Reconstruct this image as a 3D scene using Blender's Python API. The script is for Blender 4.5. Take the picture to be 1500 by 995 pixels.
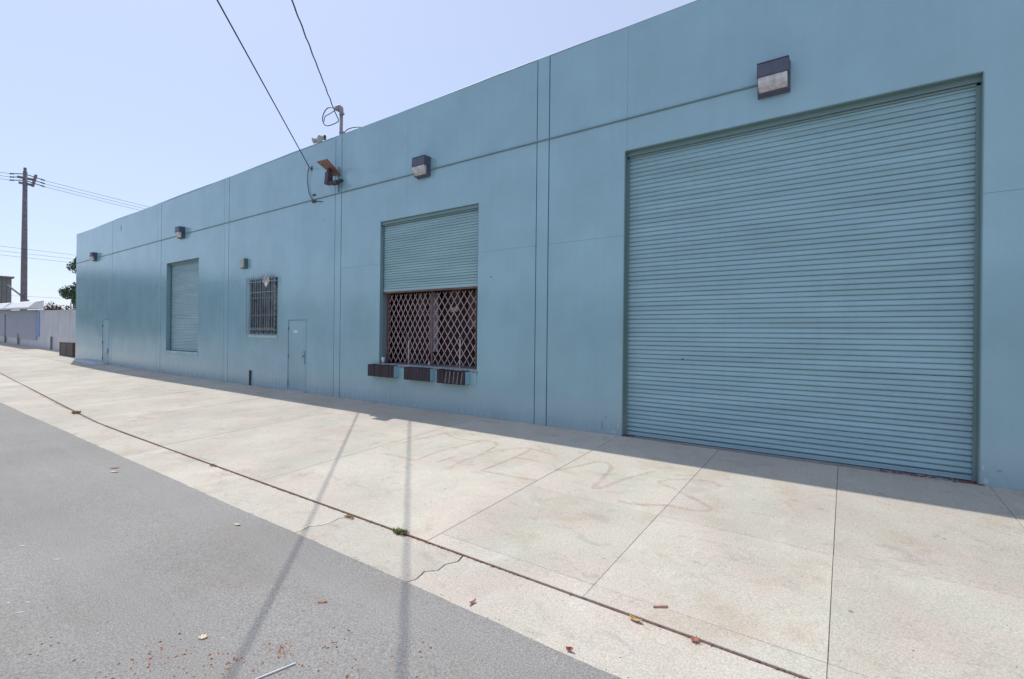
import bpy, bmesh, math, random
from mathutils import Vector, Matrix
for o in list(bpy.data.objects): bpy.data.objects.remove(o)
sc = bpy.context.scene
COL = sc.collection
# ------------------------------------------------------------------ camera
EYE = 1.767; DIST = 8.05; S = 0.0478
cam_d = bpy.data.cameras.new('camera'); cam = bpy.data.objects.new('camera', cam_d); COL.objects.link(cam)
yaw, roll = -0.6111, 0.0109
f = Vector((math.sin(yaw), math.cos(yaw), 0)); r = Vector((math.cos(yaw), -math.sin(yaw), 0)); u = Vector((0, 0, 1))
c, s = math.cos(roll), math.sin(roll)
r2 = c*r + s*u; u2 = -s*r + c*u
cam.matrix_world = Matrix(((r2.x, u2.x, -f.x, 0), (r2.y, u2.y, -f.y, -DIST), (r2.z, u2.z, -f.z, EYE), (0, 0, 0, 1)))
cam_d.sensor_width = 36; cam_d.lens = 36*698.67/1500
cam_d.shift_y = -6.5/1500
cam_d.clip_start = 0.05; cam_d.clip_end = 3000
sc.camera = cam
# ------------------------------------------------------------------ sky and sun
SUN = Vector((-0.555, 0.15, 1.0)).normalized()
w = bpy.data.worlds.new('World'); sc.world = w; w.use_nodes = True
wn = w.node_tree; bg = wn.nodes['Background']; sky = wn.nodes.new('ShaderNodeTexSky')
sky.sky_type = 'NISHITA'; sky.sun_disc = False
sky.sun_elevation = math.asin(SUN.z); sky.sun_rotation = math.atan2(SUN.x, SUN.y)
sky.altitude = 0; sky.air_density = 1.0; sky.dust_density = 0.8; sky.ozone_density = 4.5
hz = wn.nodes.new('ShaderNodeMix'); hz.data_type = 'RGBA'; hz.inputs[0].default_value = .74      # even high haze over the whole sky
hz.inputs[7].default_value = (2.26, 2.50, 3.22, 1)
wn.links.new(sky.outputs[0], hz.inputs[6]); wn.links.new(hz.outputs[2], bg.inputs[0]); bg.inputs[1].default_value = 0.15
sl = bpy.data.lights.new('sun', 'SUN'); sl.energy = 2.15; sl.angle = math.radians(0.53); sl.color = (1, .95, .88)
so = bpy.data.objects.new('sun', sl); COL.objects.link(so); so.rotation_euler = SUN.to_track_quat('Z', 'Y').to_euler(); so.location = (0, -5, 30)
sc.view_settings.view_transform = 'Standard'; sc.view_settings.look = 'None'; sc.view_settings.gamma = 1
sc.view_settings.exposure = 0.78
sc.view_settings.use_curve_mapping = False
R = random.Random(7)

# ------------------------------------------------------------------ helpers
def gz(x):
    t = -24 - x
    if t <= 0: return 0.0
    t2 = min(t, 120)
    return 0.014*t2*(t2/(t2+3))
class MB:
    def __init__(s): s.v = []; s.f = []
    def add(s, vs, fs):
        n = len(s.v); s.v += [tuple(v) for v in vs]; s.f += [tuple(i+n for i in q) for q in fs]
    def box(s, x0, x1, y0, y1, z0, z1):
        s.add([(x0,y0,z0),(x1,y0,z0),(x1,y1,z0),(x0,y1,z0),(x0,y0,z1),(x1,y0,z1),(x1,y1,z1),(x0,y1,z1)],
              [(0,3,2,1),(4,5,6,7),(0,1,5,4),(1,2,6,5),(2,3,7,6),(3,0,4,7)])
    def hexa(s, p):  # 8 points bottom 4, top 4
        s.add(p, [(0,3,2,1),(4,5,6,7),(0,1,5,4),(1,2,6,5),(2,3,7,6),(3,0,4,7)])
    def tube(s, pts, rad, n=8, cap=True):
        pts = [Vector(p) for p in pts]; rs = rad if isinstance(rad, (list, tuple)) else [rad]*len(pts)
        base = len(s.v); ref = None
        for i, p in enumerate(pts):
            t = (pts[min(i+1, len(pts)-1)] - pts[max(i-1, 0)]).normalized()
            if ref is None:
                ref = Vector((0, 0, 1)) if abs(t.z) < .9 else Vector((1, 0, 0))
            a = t.cross(ref).normalized(); b = a.cross(t).normalized(); ref = b
            for k in range(n):
                th = 2*math.pi*k/n; s.v.append(tuple(p + rs[i]*(math.cos(th)*a + math.sin(th)*b)))
        for i in range(len(pts)-1):
            for k in range(n):
                k2 = (k+1) % n; s.f.append((base+i*n+k, base+i*n+k2, base+(i+1)*n+k2, base+(i+1)*n+k))
        if cap:
            s.f.append(tuple(base+k for k in range(n))[::-1]); s.f.append(tuple(base+(len(pts)-1)*n+k for k in range(n)))
    def prism(s, poly, axis, a0, a1):  # poly of 2d points extruded along axis
        def P(q, a): return {'x': (a, q[0], q[1]), 'y': (q[0], a, q[1]), 'z': (q[0], q[1], a)}[axis]
        n = len(poly); s.add([P(q, a0) for q in poly]+[P(q, a1) for q in poly],
              [tuple(range(n)), tuple(range(2*n-1, n-1, -1))]+[(i, i+n, (i+1) % n+n, (i+1) % n) for i in range(n)])
    def mesh(s, name, mat, smooth=False):
        me = bpy.data.meshes.new(name); me.from_pydata(s.v, [], s.f); me.validate()
        bm = bmesh.new(); bm.from_mesh(me); bmesh.ops.recalc_face_normals(bm, faces=bm.faces); bm.to_mesh(me); bm.free()
        if mat: me.materials.append(mat)
        if smooth:
            for p in me.polygons: p.use_smooth = True
        return me
    def build(s, name, mat, parent=None, loc=(0,0,0), smooth=False, bevel=0):
        o = bpy.data.objects.new(name, s.mesh(name, mat, smooth)); COL.objects.link(o); o.location = loc
        if parent: o.parent = parent
        if bevel:
            m = o.modifiers.new('bevel', 'BEVEL'); m.width = bevel; m.segments = 2; m.limit_method = 'ANGLE'; m.angle_limit = math.radians(40)
        return o
def tag(o, label=None, cat=None, group=None, kind=None):
    if label: o['label'] = label
    if cat: o['category'] = cat
    if group: o['group'] = group
    if kind: o['kind'] = kind
    return o
def empty(name, loc, label=None, cat=None, group=None):
    o = bpy.data.objects.new(name, None); COL.objects.link(o); o.location = loc; o.empty_display_size = .2
    return tag(o, label, cat, group)
def inst(name, me, parent=None, loc=(0,0,0), rot=(0,0,0)):
    o = bpy.data.objects.new(name, me); COL.objects.link(o); o.location = loc; o.rotation_euler = rot
    if parent: o.parent = parent
    return o
def copy_tree(o, parent=None):
    c = o.copy(); COL.objects.link(c); c.parent = parent
    for ch in list(o.children): copy_tree(ch, c)
    return c

# ------------------------------------------------------------------ materials
class NT:
    def __init__(s, name, rough=.6, metal=0, spec=.5):
        s.m = bpy.data.materials.new(name); s.m.use_nodes = True; s.t = s.m.node_tree
        s.b = s.t.nodes['Principled BSDF']; s.b.inputs['Roughness'].default_value = rough
        s.b.inputs['Metallic'].default_value = metal; s.b.inputs['Specular IOR Level'].default_value = spec
        s.g = s.t.nodes.new('ShaderNodeNewGeometry')
    def pos(s, scale=(1,1,1)):
        m = s.t.nodes.new('ShaderNodeMapping'); m.inputs['Scale'].default_value = scale
        s.t.links.new(s.g.outputs['Position'], m.inputs['Vector']); return m.outputs[0]
    def noise(s, scale, detail=4, vec=None, rough=.55, dist=0):
        n = s.t.nodes.new('ShaderNodeTexNoise'); n.inputs['Scale'].default_value = scale; n.inputs['Detail'].default_value = detail
        n.inputs['Roughness'].default_value = rough; n.inputs['Distortion'].default_value = dist
        s.t.links.new(vec if vec else s.g.outputs['Position'], n.inputs['Vector']); return n.outputs['Fac']
    def vor(s, scale, vec=None, out='Distance', rnd=1):
        n = s.t.nodes.new('ShaderNodeTexVoronoi'); n.inputs['Scale'].default_value = scale; n.inputs['Randomness'].default_value = rnd
        s.t.links.new(vec if vec else s.g.outputs['Position'], n.inputs['Vector']); return n.outputs[out]
    def mr(s, v, a, b, c=0, d=1):
        n = s.t.nodes.new('ShaderNodeMapRange'); s.t.links.new(v, n.inputs[0])
        for i, x in enumerate((a, b, c, d)): n.inputs[i+1].default_value = x
        return n.outputs[0]
    def math(s, op, a, b):
        n = s.t.nodes.new('ShaderNodeMath'); n.operation = op
        for i, x in enumerate((a, b)):
            if isinstance(x, (int, float)): n.inputs[i].default_value = x
            else: s.t.links.new(x, n.inputs[i])
        return n.outputs[0]
    def mix(s, fac, a, b, mode='MIX'):
        n = s.t.nodes.new('ShaderNodeMix'); n.data_type = 'RGBA'; n.blend_type = mode
        for i, x in ((0, fac), (6, a), (7, b)):
            if isinstance(x, (int, float)): n.inputs[i].default_value = x
            elif isinstance(x, tuple): n.inputs[i].default_value = (*x, 1)
            else: s.t.links.new(x, n.inputs[i])
        return n.outputs[2]
    def sep(s):
        n = s.t.nodes.new('ShaderNodeSeparateXYZ'); s.t.links.new(s.g.outputs['Position'], n.inputs[0]); return n.outputs
    def rnd(s):
        n = s.t.nodes.new('ShaderNodeObjectInfo'); return n.outputs['Random']
    def col(s, x):
        if isinstance(x, tuple): s.b.inputs['Base Color'].default_value = (*x, 1)
        else: s.t.links.new(x, s.b.inputs['Base Color'])
    def rough(s, x): s.t.links.new(x, s.b.inputs['Roughness'])
    def bump(s, h, strength=.3, dist=.01):
        n = s.t.nodes.new('ShaderNodeBump'); n.inputs['Strength'].default_value = strength; n.inputs['Distance'].default_value = dist
        s.t.links.new(h, n.inputs['Height']); s.t.links.new(n.outputs[0], s.b.inputs['Normal'])
def simple(name, col, rough=.6, metal=0, var=.12, scale=8, bump=0, spec=.5):
    n = NT(name, rough, metal, spec); a = tuple(max(0, c*(1-var)) for c in col); b = tuple(c*(1+var) for c in col)
    n.col(n.mix(n.mr(n.noise(scale), .3, .7), a, b))
    if bump: n.bump(n.noise(scale*6), bump, .004)
    return n.m

def paint_wall(name, base, rough_lo, rough_hi, stucco=True):
    n = NT(name, .4, 0, .75); z = n.sep()[2]
    c1 = tuple(x*.93 for x in base); c2 = tuple(min(1, x*1.06) for x in base)
    c = n.mix(n.mr(n.noise(.9, 5), .35, .65), c1, c2)
    st = n.mr(n.noise(1, 5, n.pos((7, 7, .35))), .42, .75)          # vertical weather streaks
    c = n.mix(n.math('MULTIPLY', st, .13), c, tuple(x*.72 for x in base))
    pt = n.mr(n.noise(.35, 2, n.pos((1, 1, 1.4))), .52, .56)        # touched-up paint patches
    c = n.mix(n.math('MULTIPLY', pt, .05), c, (base[0]*1.25, base[1]*1.08, base[2]*.98))
    # road dust on the bottom half metre
    wob = n.math('ADD', z, n.math('MULTIPLY', n.noise(.9, 3), -.8))
    dust = n.mr(wob, .35, -.45)
    c = n.mix(n.math('MULTIPLY', dust, .32), c, (.38, .42, .44))
    sc_ = n.math('MULTIPLY', n.mr(n.noise(9, 6, n.pos((.6, 1, 2.2)), .7), .66, .70), n.mr(z, 1.1, 0))
    c = n.mix(n.math('MULTIPLY', sc_, .5), c, (.42, .48, .50))
    pin = n.mr(n.vor(3.1), .018, .010)
    c = n.mix(n.math('MULTIPLY', pin, .6), c, (.05, .07, .08))
    n.col(c)
    n.rough(n.math('ADD', n.mr(n.noise(1.3, 4, n.pos((5, 5, .5))), .3, .7, rough_lo, rough_hi), n.math('MULTIPLY', dust, .15)))
    if stucco:
        h = n.math('ADD', n.math('MULTIPLY', n.noise(90, 3), .25), n.math('MULTIPLY', n.noise(4, 3, n.pos((2.5, 1, .25))), 1.6))
        n.bump(h, .35, .006)
    return n.m
WALLC = (.295, .485, .55)
M_wall = paint_wall('teal_wall_paint', WALLC, .10, .20)
M_wall2 = paint_wall('teal_wall_paint_pilaster', tuple(x*1.02 for x in WALLC), .10, .20)
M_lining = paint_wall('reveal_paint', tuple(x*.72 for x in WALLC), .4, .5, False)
M_core = paint_wall('dark_joint_paint', tuple(x*.55 for x in WALLC), .5, .7, False)  # darker sealant tone, seen in the joints between wall panels
def shutter_mat(name, base):
    n = NT(name, .42, 0, .5)
    c = n.mix(n.mr(n.noise(1.2, 4, n.pos((.5, 1, 5))), .35, .65), tuple(x*.9 for x in base), tuple(x*1.08 for x in base))
    st = n.mr(n.noise(1, 4, n.pos((9, 9, .3))), .5, .8)
    c = n.mix(n.math('MULTIPLY', st, .15), c, tuple(x*.6 for x in base))
    rs = n.math('MULTIPLY', n.mr(n.noise(14, 6, n.pos((.4, 1, 3))), .68, .74), n.mr(n.sep()[2], 1.3, 0))
    c = n.mix(rs, c, (.11, .075, .055))
    n.col(c); n.bump(n.noise(30, 2, n.pos((.3, 1, 1))), .12, .004)
    return n.m
M_shut = shutter_mat('teal_shutter_paint', (.315, .49, .54))
M_shut2 = shutter_mat('teal_shutter_paint_small', (.32, .49, .52))
M_trim = paint_wall('dark_teal_trim', (.15, .25, .25), .3, .5, False)
M_doorp = paint_wall('teal_door_paint', tuple(x*.97 for x in WALLC), .3, .4, False)

def concrete(name, base, dark=False):
    n = NT(name, .88, 0, .3)
    v = n.mr(n.rnd(), 0, 1, .91, 1.05)
    c = n.mix(n.mr(n.noise(.7, 6, None, .6), .3, .7), tuple(x*.84 for x in base), tuple(x*1.08 for x in base))
    hu = n.mr(n.noise(1.3, 5, n.pos((1, 1, 1)), .65, .3), .38, .62)             # pinkish and greenish casts
    c = n.mix(1, c, n.mix(hu, (1.03, .975, .94), (.975, 1.0, .945)), 'MULTIPLY')
    og = n.mr(n.noise(1.9, 5, None, .55, .5), .56, .76)                         # ochre stains
    c = n.mix(n.math('MULTIPLY', og, .42), c, (.40, .31, .21))
    gr = n.mr(n.noise(2.6, 7, n.pos((1, 1.7, 1)), .72, .7), .56, .72)           # grey scuffs
    c = n.mix(n.math('MULTIPLY', gr, .46), c, (.22, .21, .20))
    wt = n.mr(n.noise(1.6, 7, n.pos((1.2, .8, 1)), .72, .9), .55, .72)          # pale worn patches
    c = n.mix(n.math('MULTIPLY', wt, .45), c, (.62, .60, .575))
    c = n.mix(n.mr(n.noise(75, 4, None, .85), .36, .64), n.mix(1, c, (.70, .695, .69), 'MULTIPLY'), n.mix(1, c, (1.16, 1.155, 1.15), 'MULTIPLY'))
    sp = n.mr(n.vor(48, None, 'Distance'), .13, .05)
    c = n.mix(n.math('MULTIPLY', sp, n.mr(n.noise(2, 2), .35, .6, .15, .55)), c, (.13, .12, .115))
    sp2 = n.mr(n.noise(105, 2, None, .8), .62, .68)
    c = n.mix(n.math('MULTIPLY', sp2, .45), c, (.68, .66, .63))
    gum = n.mr(n.vor(1.6), .040, .018)
    c = n.mix(n.math('MULTIPLY', gum, .6), c, (.09, .08, .075))
    rs = n.mr(n.vor(.9, n.pos((1, 1.3, 1))), .075, .02)
    c = n.mix(n.math('MULTIPLY', rs, .35), c, (.40, .24, .12))
    cmb = n.t.nodes.new('ShaderNodeVectorMath'); cmb.operation = 'SCALE'
    n.t.links.new(c, cmb.inputs[0]); n.t.links.new(v, cmb.inputs['Scale'])
    n.col(cmb.outputs[0])
    n.bump(n.math('ADD', n.noise(140, 3, None, .7), n.math('MULTIPLY', n.noise(9, 4), 1.2)), .45, .004)
    return n.m
M_conc = concrete('sidewalk_concrete', (.545, .512, .455))
M_gut = concrete('gutter_concrete', (.56, .52, .465))
def asphalt():
    n = NT('worn_asphalt', .9, 0, .25)
    base = (.278, .271, .254)
    c = n.mix(n.mr(n.noise(.45, 6, None, .65), .3, .7), tuple(x*.90 for x in base), tuple(x*1.08 for x in base))
    st = n.mr(n.noise(1.1, 5, n.pos((.25, 2.6, 1)), .6, .5), .5, .75)           # wheel-polished streaks along the street
    c = n.mix(n.math('MULTIPLY', st, .22), c, (.36, .355, .35))
    c = n.mix(n.mr(n.noise(85, 4, None, .9), .38, .62), n.mix(1, c, (.60, .60, .60), 'MULTIPLY'), n.mix(1, c, (1.36, 1.355, 1.35), 'MULTIPLY'))
    sp = n.mr(n.vor(52), .12, .05); c = n.mix(n.math('MULTIPLY', sp, .45), c, (.07, .07, .07))
    sp2 = n.mr(n.noise(90, 2, None, .8), .65, .70); c = n.mix(n.math('MULTIPLY', sp2, .4), c, (.50, .49, .47))
    br = n.mr(n.noise(1.1, 5, None, .6, .5), .52, .75); c = n.mix(n.math('MULTIPLY', br, .25), c, (.24, .19, .155))
    fl = n.mr(n.vor(2.2, n.pos((1, 1.8, 1))), .03, .014); c = n.mix(n.math('MULTIPLY', fl, .7), c, (.55, .53, .51))
    sm = n.mr(n.noise(2.2, 5, n.pos((.35, 1.8, 1)), .65, .8), .56, .75); c = n.mix(n.math('MULTIPLY', sm, .14), c, (.15, .148, .147))
    oil = n.mr(n.vor(.55, n.pos((1, 1.2, 1))), .10, .02); c = n.mix(n.math('MULTIPLY', oil, .10), c, (.10, .095, .09))
    n.col(c)
    n.bump(n.math('ADD', n.noise(130, 3, None, .75), n.math('MULTIPLY', n.noise(14, 4), .6)), .5, .005)
    return n.m
M_asph = asphalt()
M_dirt = simple('joint_dirt', (.21, .16, .13), .95, 0, .4, 40, .3)
M_dirt2 = simple('ground_soil', (.16, .13, .10), .95, 0, .3, 3, .3)
M_lot = concrete('far_lot_concrete', (.38, .36, .33))
M_bronze = simple('sky_tinted_bronze_housing', (.085, .095, .135), .45, 0, .15, 10)  # blue sky light mixed into the dark brown housing colour
M_bronze_edge = simple('grey_housing_edge', (.16, .19, .22), .5)
def lens_mat():
    n = NT('prismatic_glass_lens', .35, 0, .5)
    c = n.mix(n.mr(n.noise(14, 4), .35, .65), (.46, .44, .44), (.68, .66, .65)); n.col(c)
    wv = n.math('SINE', n.math('MULTIPLY', n.sep()[2], 260), 0); n.bump(wv, .3, .004); return n.m
M_lens = lens_mat()
M_black = simple('black_rubber_cable', (.022, .022, .03), .5)
M_rust = simple('rusty_brown_steel', (.19, .10, .085), .7, 0, .35, 9, .2)
M_rust2 = simple('faded_pink_brown_gate_paint', (.50, .37, .37), .6, 0, .25, 7)
M_panelunder = simple('tan_brown_panel_underside', (.20, .105, .08), .5, 0, .3, 12)
M_dkbrown = simple('dark_purple_brown_metal', (.06, .04, .055), .5, 0, .2, 8)
M_galv = simple('galvanised_mast_steel', (.32, .30, .31), .5, .2, .15, 12)
M_green = simple('teal_green_metal', (.08, .17, .155), .5, 0, .15, 9)
M_beige = simple('beige_plastic', (.42, .44, .40), .5, 0, .12, 14)
M_white = simple('white_paper', (.72, .72, .74), .6, 0, .06, 14)
M_chrome = simple('brushed_steel', (.62, .62, .62), .3, .8, .1, 20)
M_sill = concrete('chipped_sill_concrete', (.30, .30, .31))
def rubber():
    n = NT('weathered_black_rubber', .85, 0, .3)
    c = n.mix(n.mr(n.noise(1, 2, n.pos((48, 5, 1.2))), .35, .65), (.032, .028, .036), (.10, .082, .088)); n.col(c); return n.m
M_rubber = rubber()
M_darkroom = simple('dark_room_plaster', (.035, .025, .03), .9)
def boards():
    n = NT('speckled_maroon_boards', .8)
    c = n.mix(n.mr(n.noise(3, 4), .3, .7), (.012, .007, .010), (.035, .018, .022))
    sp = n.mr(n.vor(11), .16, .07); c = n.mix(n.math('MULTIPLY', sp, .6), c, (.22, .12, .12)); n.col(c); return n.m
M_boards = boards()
M_greyboard = simple('pale_grey_board', (.20, .20, .235), .8, 0, .3, 5)
M_bars = simple('weathered_window_bars', (.27, .34, .37), .5, 0, .3, 20)
def glass():
    n = NT('dusty_window_glass', .12, 0, .6)
    n.col(n.mix(n.mr(n.noise(2.2, 3), .4, .6), (.035, .045, .052), (.10, .105, .112))); return n.m
M_glass = glass()
def whitewall():
    n = NT('dirty_white_wall_paint', .4); z = n.sep()[2]
    c = n.mix(n.mr(n.noise(.8, 5), .3, .7), (.50, .52, .56), (.62, .64, .68))
    st = n.mr(n.noise(1, 5, n.pos((4, 4, .3))), .45, .8); c = n.mix(n.math('MULTIPLY', st, .35), c, (.22, .23, .25)); n.col(c); return n.m
M_ww = whitewall()
M_bw = simple('blue_grey_awning_shade', (.27, .31, .40), .4, 0, .1, 2)  # blue-grey puts the awning's shade into the wall colour
M_blue = simple('blue_painted_edge', (.22, .33, .60), .5, 0, .1, 5)
M_awn = simple('white_awning_sheet', (.74, .74, .74), .5, 0, .05, 4)
M_shed = simple('weathered_grey_siding', (.17, .17, .165), .6, 0, .2, 2)
M_wood = simple('hazed_old_pole_wood', (.19, .165, .18), .85, 0, .3, 5, .4)  # paler and purplish: distance haze put into the wood colour
M_bark = simple('tree_bark', (.10, .075, .055), .9, 0, .3, 6, .4)
def leafmat(name, a, b):
    n = NT(name, .55, 0, .3); n.col(n.mix(n.mr(n.noise(1.1, 3), .3, .7), a, b))
    n.b.inputs['Subsurface Weight'].default_value = 0; return n.m
M_leaf = leafmat('tree_foliage', (.022, .045, .02), (.07, .105, .045))
M_leafp = leafmat('flowering_foliage', (.16, .06, .07), (.09, .10, .05))
M_weed = leafmat('weed_green', (.13, .15, .05), (.25, .24, .09))
M_weed2 = leafmat('dry_weed', (.28, .20, .06), (.20, .15, .05))
M_ply = simple('weathered_grey_brown_plywood', (.12, .105, .10), .85, 0, .35, 4, .2)
M_redply = simple('red_brown_ply_edge', (.16, .05, .07), .85)
def graffiti():
    n = NT('faded_red_spray_paint', .85, 0, .3)
    n.col((.46, .23, .20))
    a = n.mr(n.noise(22, 5, None, .8), .36, .72, .02, .40)
    a = n.math('MULTIPLY', a, n.mr(n.noise(2.5, 3), .3, .6, .45, 1))
    n.t.links.new(a, n.b.inputs['Alpha']); return n.m
M_graf = graffiti()
M_leafred = simple('dry_red_brown_leaf', (.34, .12, .08), .7, 0, .3, 40)
M_leafpale = simple('pale_tan_leaf', (.66, .52, .38), .7, 0, .2, 40)
M_leafyel = simple('yellow_brown_leaf', (.42, .25, .09), .7, 0, .3, 30)
M_chip = simple('pinkish_wood_chip', (.48, .33, .25), .8, 0, .2, 30)
M_crumb = simple('orange_brown_crumbs', (.36, .14, .07), .9, 0, .5, 60)
M_peb = simple('dark_gravel', (.07, .06, .055), .9, 0, .4, 60)
M_stick = simple('white_plastic_stick', (.78, .78, .76), .5, 0, .05, 20)
M_offw = simple('off_white_stucco', (.42, .39, .35), .85, 0, .12, 2, .2)
M_hang = simple('grey_brown_hanging_sheet', (.10, .075, .08), .85, 0, .3, 5)
M_redglaze = simple('dark_window_band', (.05, .06, .07), .2)
M_yellow = simple('faded_yellow_print', (.50, .44, .25), .6); M_red = simple('faded_red_print', (.50, .25, .28), .6); M_bluep = simple('faded_blue_print', (.28, .36, .52), .6)

# ------------------------------------------------------------------ ground
KERB = [(-90, -3.30), (-60, -3.45), (-36, -3.65), (-30.3, -3.80), (-24, -4.10), (-16.2, -4.56), (-14.0, -4.70), (-12, -4.74), (60, -4.74)]
def yk(x):
    for (a, b), (c_, d) in zip(KERB, KERB[1:]):
        if x <= c_: return b + (d-b)*(x-a)/(c_-a)
    return -4.74
YA = -5.335
def zs(x, y): return gz(x) + S*y
def zg(x, y): return zs(x, y) - .014
ZE = S*YA - .014
def za(x, y):
    d = YA - y
    return gz(x) + ZE - .004 + (min(d, 7.0)*.010 - max(0, d-7)*.010)
# big ground sheet to the horizon, under everything
m = MB(); xs = [-1500, -600, -300, -144, -120, -100, -80, -70, -60, -50, -45, -40, -36, -32, -28, -24, 0, 20, 60, 150, 400, 1500]; ys = [-1500, -500, -200, -60, -12, 0, 30, 100, 400, 1500]
for x in xs:
    for y in ys: m.v.append((x, y, gz(x) - .62))
for i in range(len(xs)-1):
    for j in range(len(ys)-1):
        a = i*len(ys)+j; m.f.append((a, a+len(ys), a+len(ys)+1, a+1))
tag(m.build('ground', M_dirt2), 'bare ground beneath the street and the buildings', None, None, 'structure')
# dirt bedding that shows in the joints
def strip(name, mat, xs, yfun0, yfun1, zfun, ny=2, **kw):
    m = MB()
    for x in xs:
        for j in range(ny+1):
            y = yfun0(x) + (yfun1(x)-yfun0(x))*j/ny; m.v.append((x, y, zfun(x, y)))
    n = ny+1
    for i in range(len(xs)-1):
        for j in range(ny): a = i*n+j; m.f.append((a, a+n, a+n+1, a+1))
    return m.build(name, mat, **kw)
XS = [-140 + 2*i for i in range(60)] + [-20 + 1.0*i for i in range(61)]
bed = strip('bedding', M_dirt, XS, lambda x: YA-.05, lambda x: .0, lambda x, y: zs(x, y)-.05, 4)
tag(bed, 'dark soil under the gutter strip', None, None, 'structure')
bed2 = strip('joint_fill', M_dirt, XS, lambda x: yk(x)+.002, lambda x: .0, lambda x, y: zs(x, y)-.008, 4)
kj = strip('kerb_joint_fill', simple('red_brown_joint_dirt', (.19, .085, .055), .95, 0, .5, 30, .3), XS, lambda x: yk(x)-.028, lambda x: yk(x)+.0015, lambda x, y: zg(x, y)-.002, 1)
tag(kj, 'red brown dirt packed in the kerb joint', None, None, 'structure')
tag(bed2, 'dusty brown fill showing in the pavement joints', None, None, 'structure')
side = empty('sidewalk', (0, 0, 0)); tag(side, 'wide cracked concrete sidewalk along the wall', None, None, 'structure')
def slab(pts, mat, parent, zf, name='paving_slab', g=.006, tilt=.0012, nx=1):
    g *= .24
    # pts: x0,x1 and y at the 4 corners: (x0,y00,y01,x1,y10,y11)
    x0, ya0, yb0, x1, ya1, yb1 = pts
    x0 += g; x1 -= g; ya0 += g; ya1 += g; yb0 -= g; yb1 -= g
    dz = [R.uniform(-tilt, tilt) for _ in range(4)]; ch = .003
    m = MB()
    for i in range(nx+1):
        t = i/nx; x = x0+(x1-x0)*t; a = ya0+(ya1-ya0)*t; b = yb0+(yb1-yb0)*t
        xi = x + (ch if i == 0 else -ch if i == nx else 0)
        da = dz[0]*(1-t)+dz[1]*t; db = dz[2]*(1-t)+dz[3]*t
        m.v += [(x, a, zf(x, a)-.11), (x, a, zf(x, a)-ch+da), (xi, a+ch, zf(x, a+ch)+da), (xi, b-ch, zf(x, b-ch)+db), (x, b, zf(x, b)-ch+db), (x, b, zf(x, b)-.11)]
    for i in range(nx):
        for j in range(5): a = i*6+j; m.f.append((a, a+1, a+7, a+6))
    m.f.append((0, 1, 2, 3, 4, 5)[::-1]); e = nx*6; m.f.append((e, e+1, e+2, e+3, e+4, e+5))
    return m.build(name, mat, parent)
xj = [-3.29, -1.63, -.075, 1.44, 2.95, 4.5, 6.0, 7.5, 9.0, 10.5, 12, 13.5, 15]
for a, b in zip(xj, xj[1:]):
    slab((a, -2.965, -2.965, b, 0.0, 0.0) if False else (a, -2.965, 0, b, -2.965, 0), M_conc, side, zs, g=.006)
    slab((a, -4.545, -2.965, b, -4.545, -2.965), M_conc, side, zs, g=.004)
    slab((a, -4.74, -4.545, b, -4.74, -4.545), M_conc, side, zs, name='kerb_stone', g=.003)
xj = [-3.29, -6.42, -9.75, -13.3]
for b, a in zip(xj, xj[1:]):
    slab((a, yk(a), 0, b, yk(b), 0), M_conc, side, zs, g=.016)
xj = [-13.3, -16.6, -20.0, -23.4, -26.8, -30.2, -33.6, -37, -40.4, -43.8, -47.2, -50.6, -54, -57.4, -60.8, -64.2, -67.6, -71, -74.4, -77.8, -81.2, -84.6, -88]
for b, a in zip(xj, xj[1:]):
    slab((a, yk(a), -.86, b, yk(b), -.86), M_conc, side, zs, g=.045, nx=3)
    top = 0 if a > -37.5 else 1.22
    slab((a, -.86, top, b, -.86, top), M_conc, side, zs, g=.045, nx=3)
# gutter apron, segments broken by ragged cracks
gut = empty('gutter', (0, 0, 0)); tag(gut, 'pale concrete gutter strip between asphalt and sidewalk', None, None, 'structure')
def crackline(x, jag, n=9):
    pts = []; off = 0
    for i in range(n):
        off += R.uniform(-jag, jag); pts.append((x+off, i/(n-1)))
    return pts
cr = [(-88, .0), (-70, .0), (-52, .0), (-38, .0), (-24, .0), (-15.2, .02), (-9.6, .003), (-4.5, .03), (-2.90, .035), (3.2, .004), (9, .004), (15, 0)]
lines = [crackline(x, j) for x, j in cr]
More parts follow.
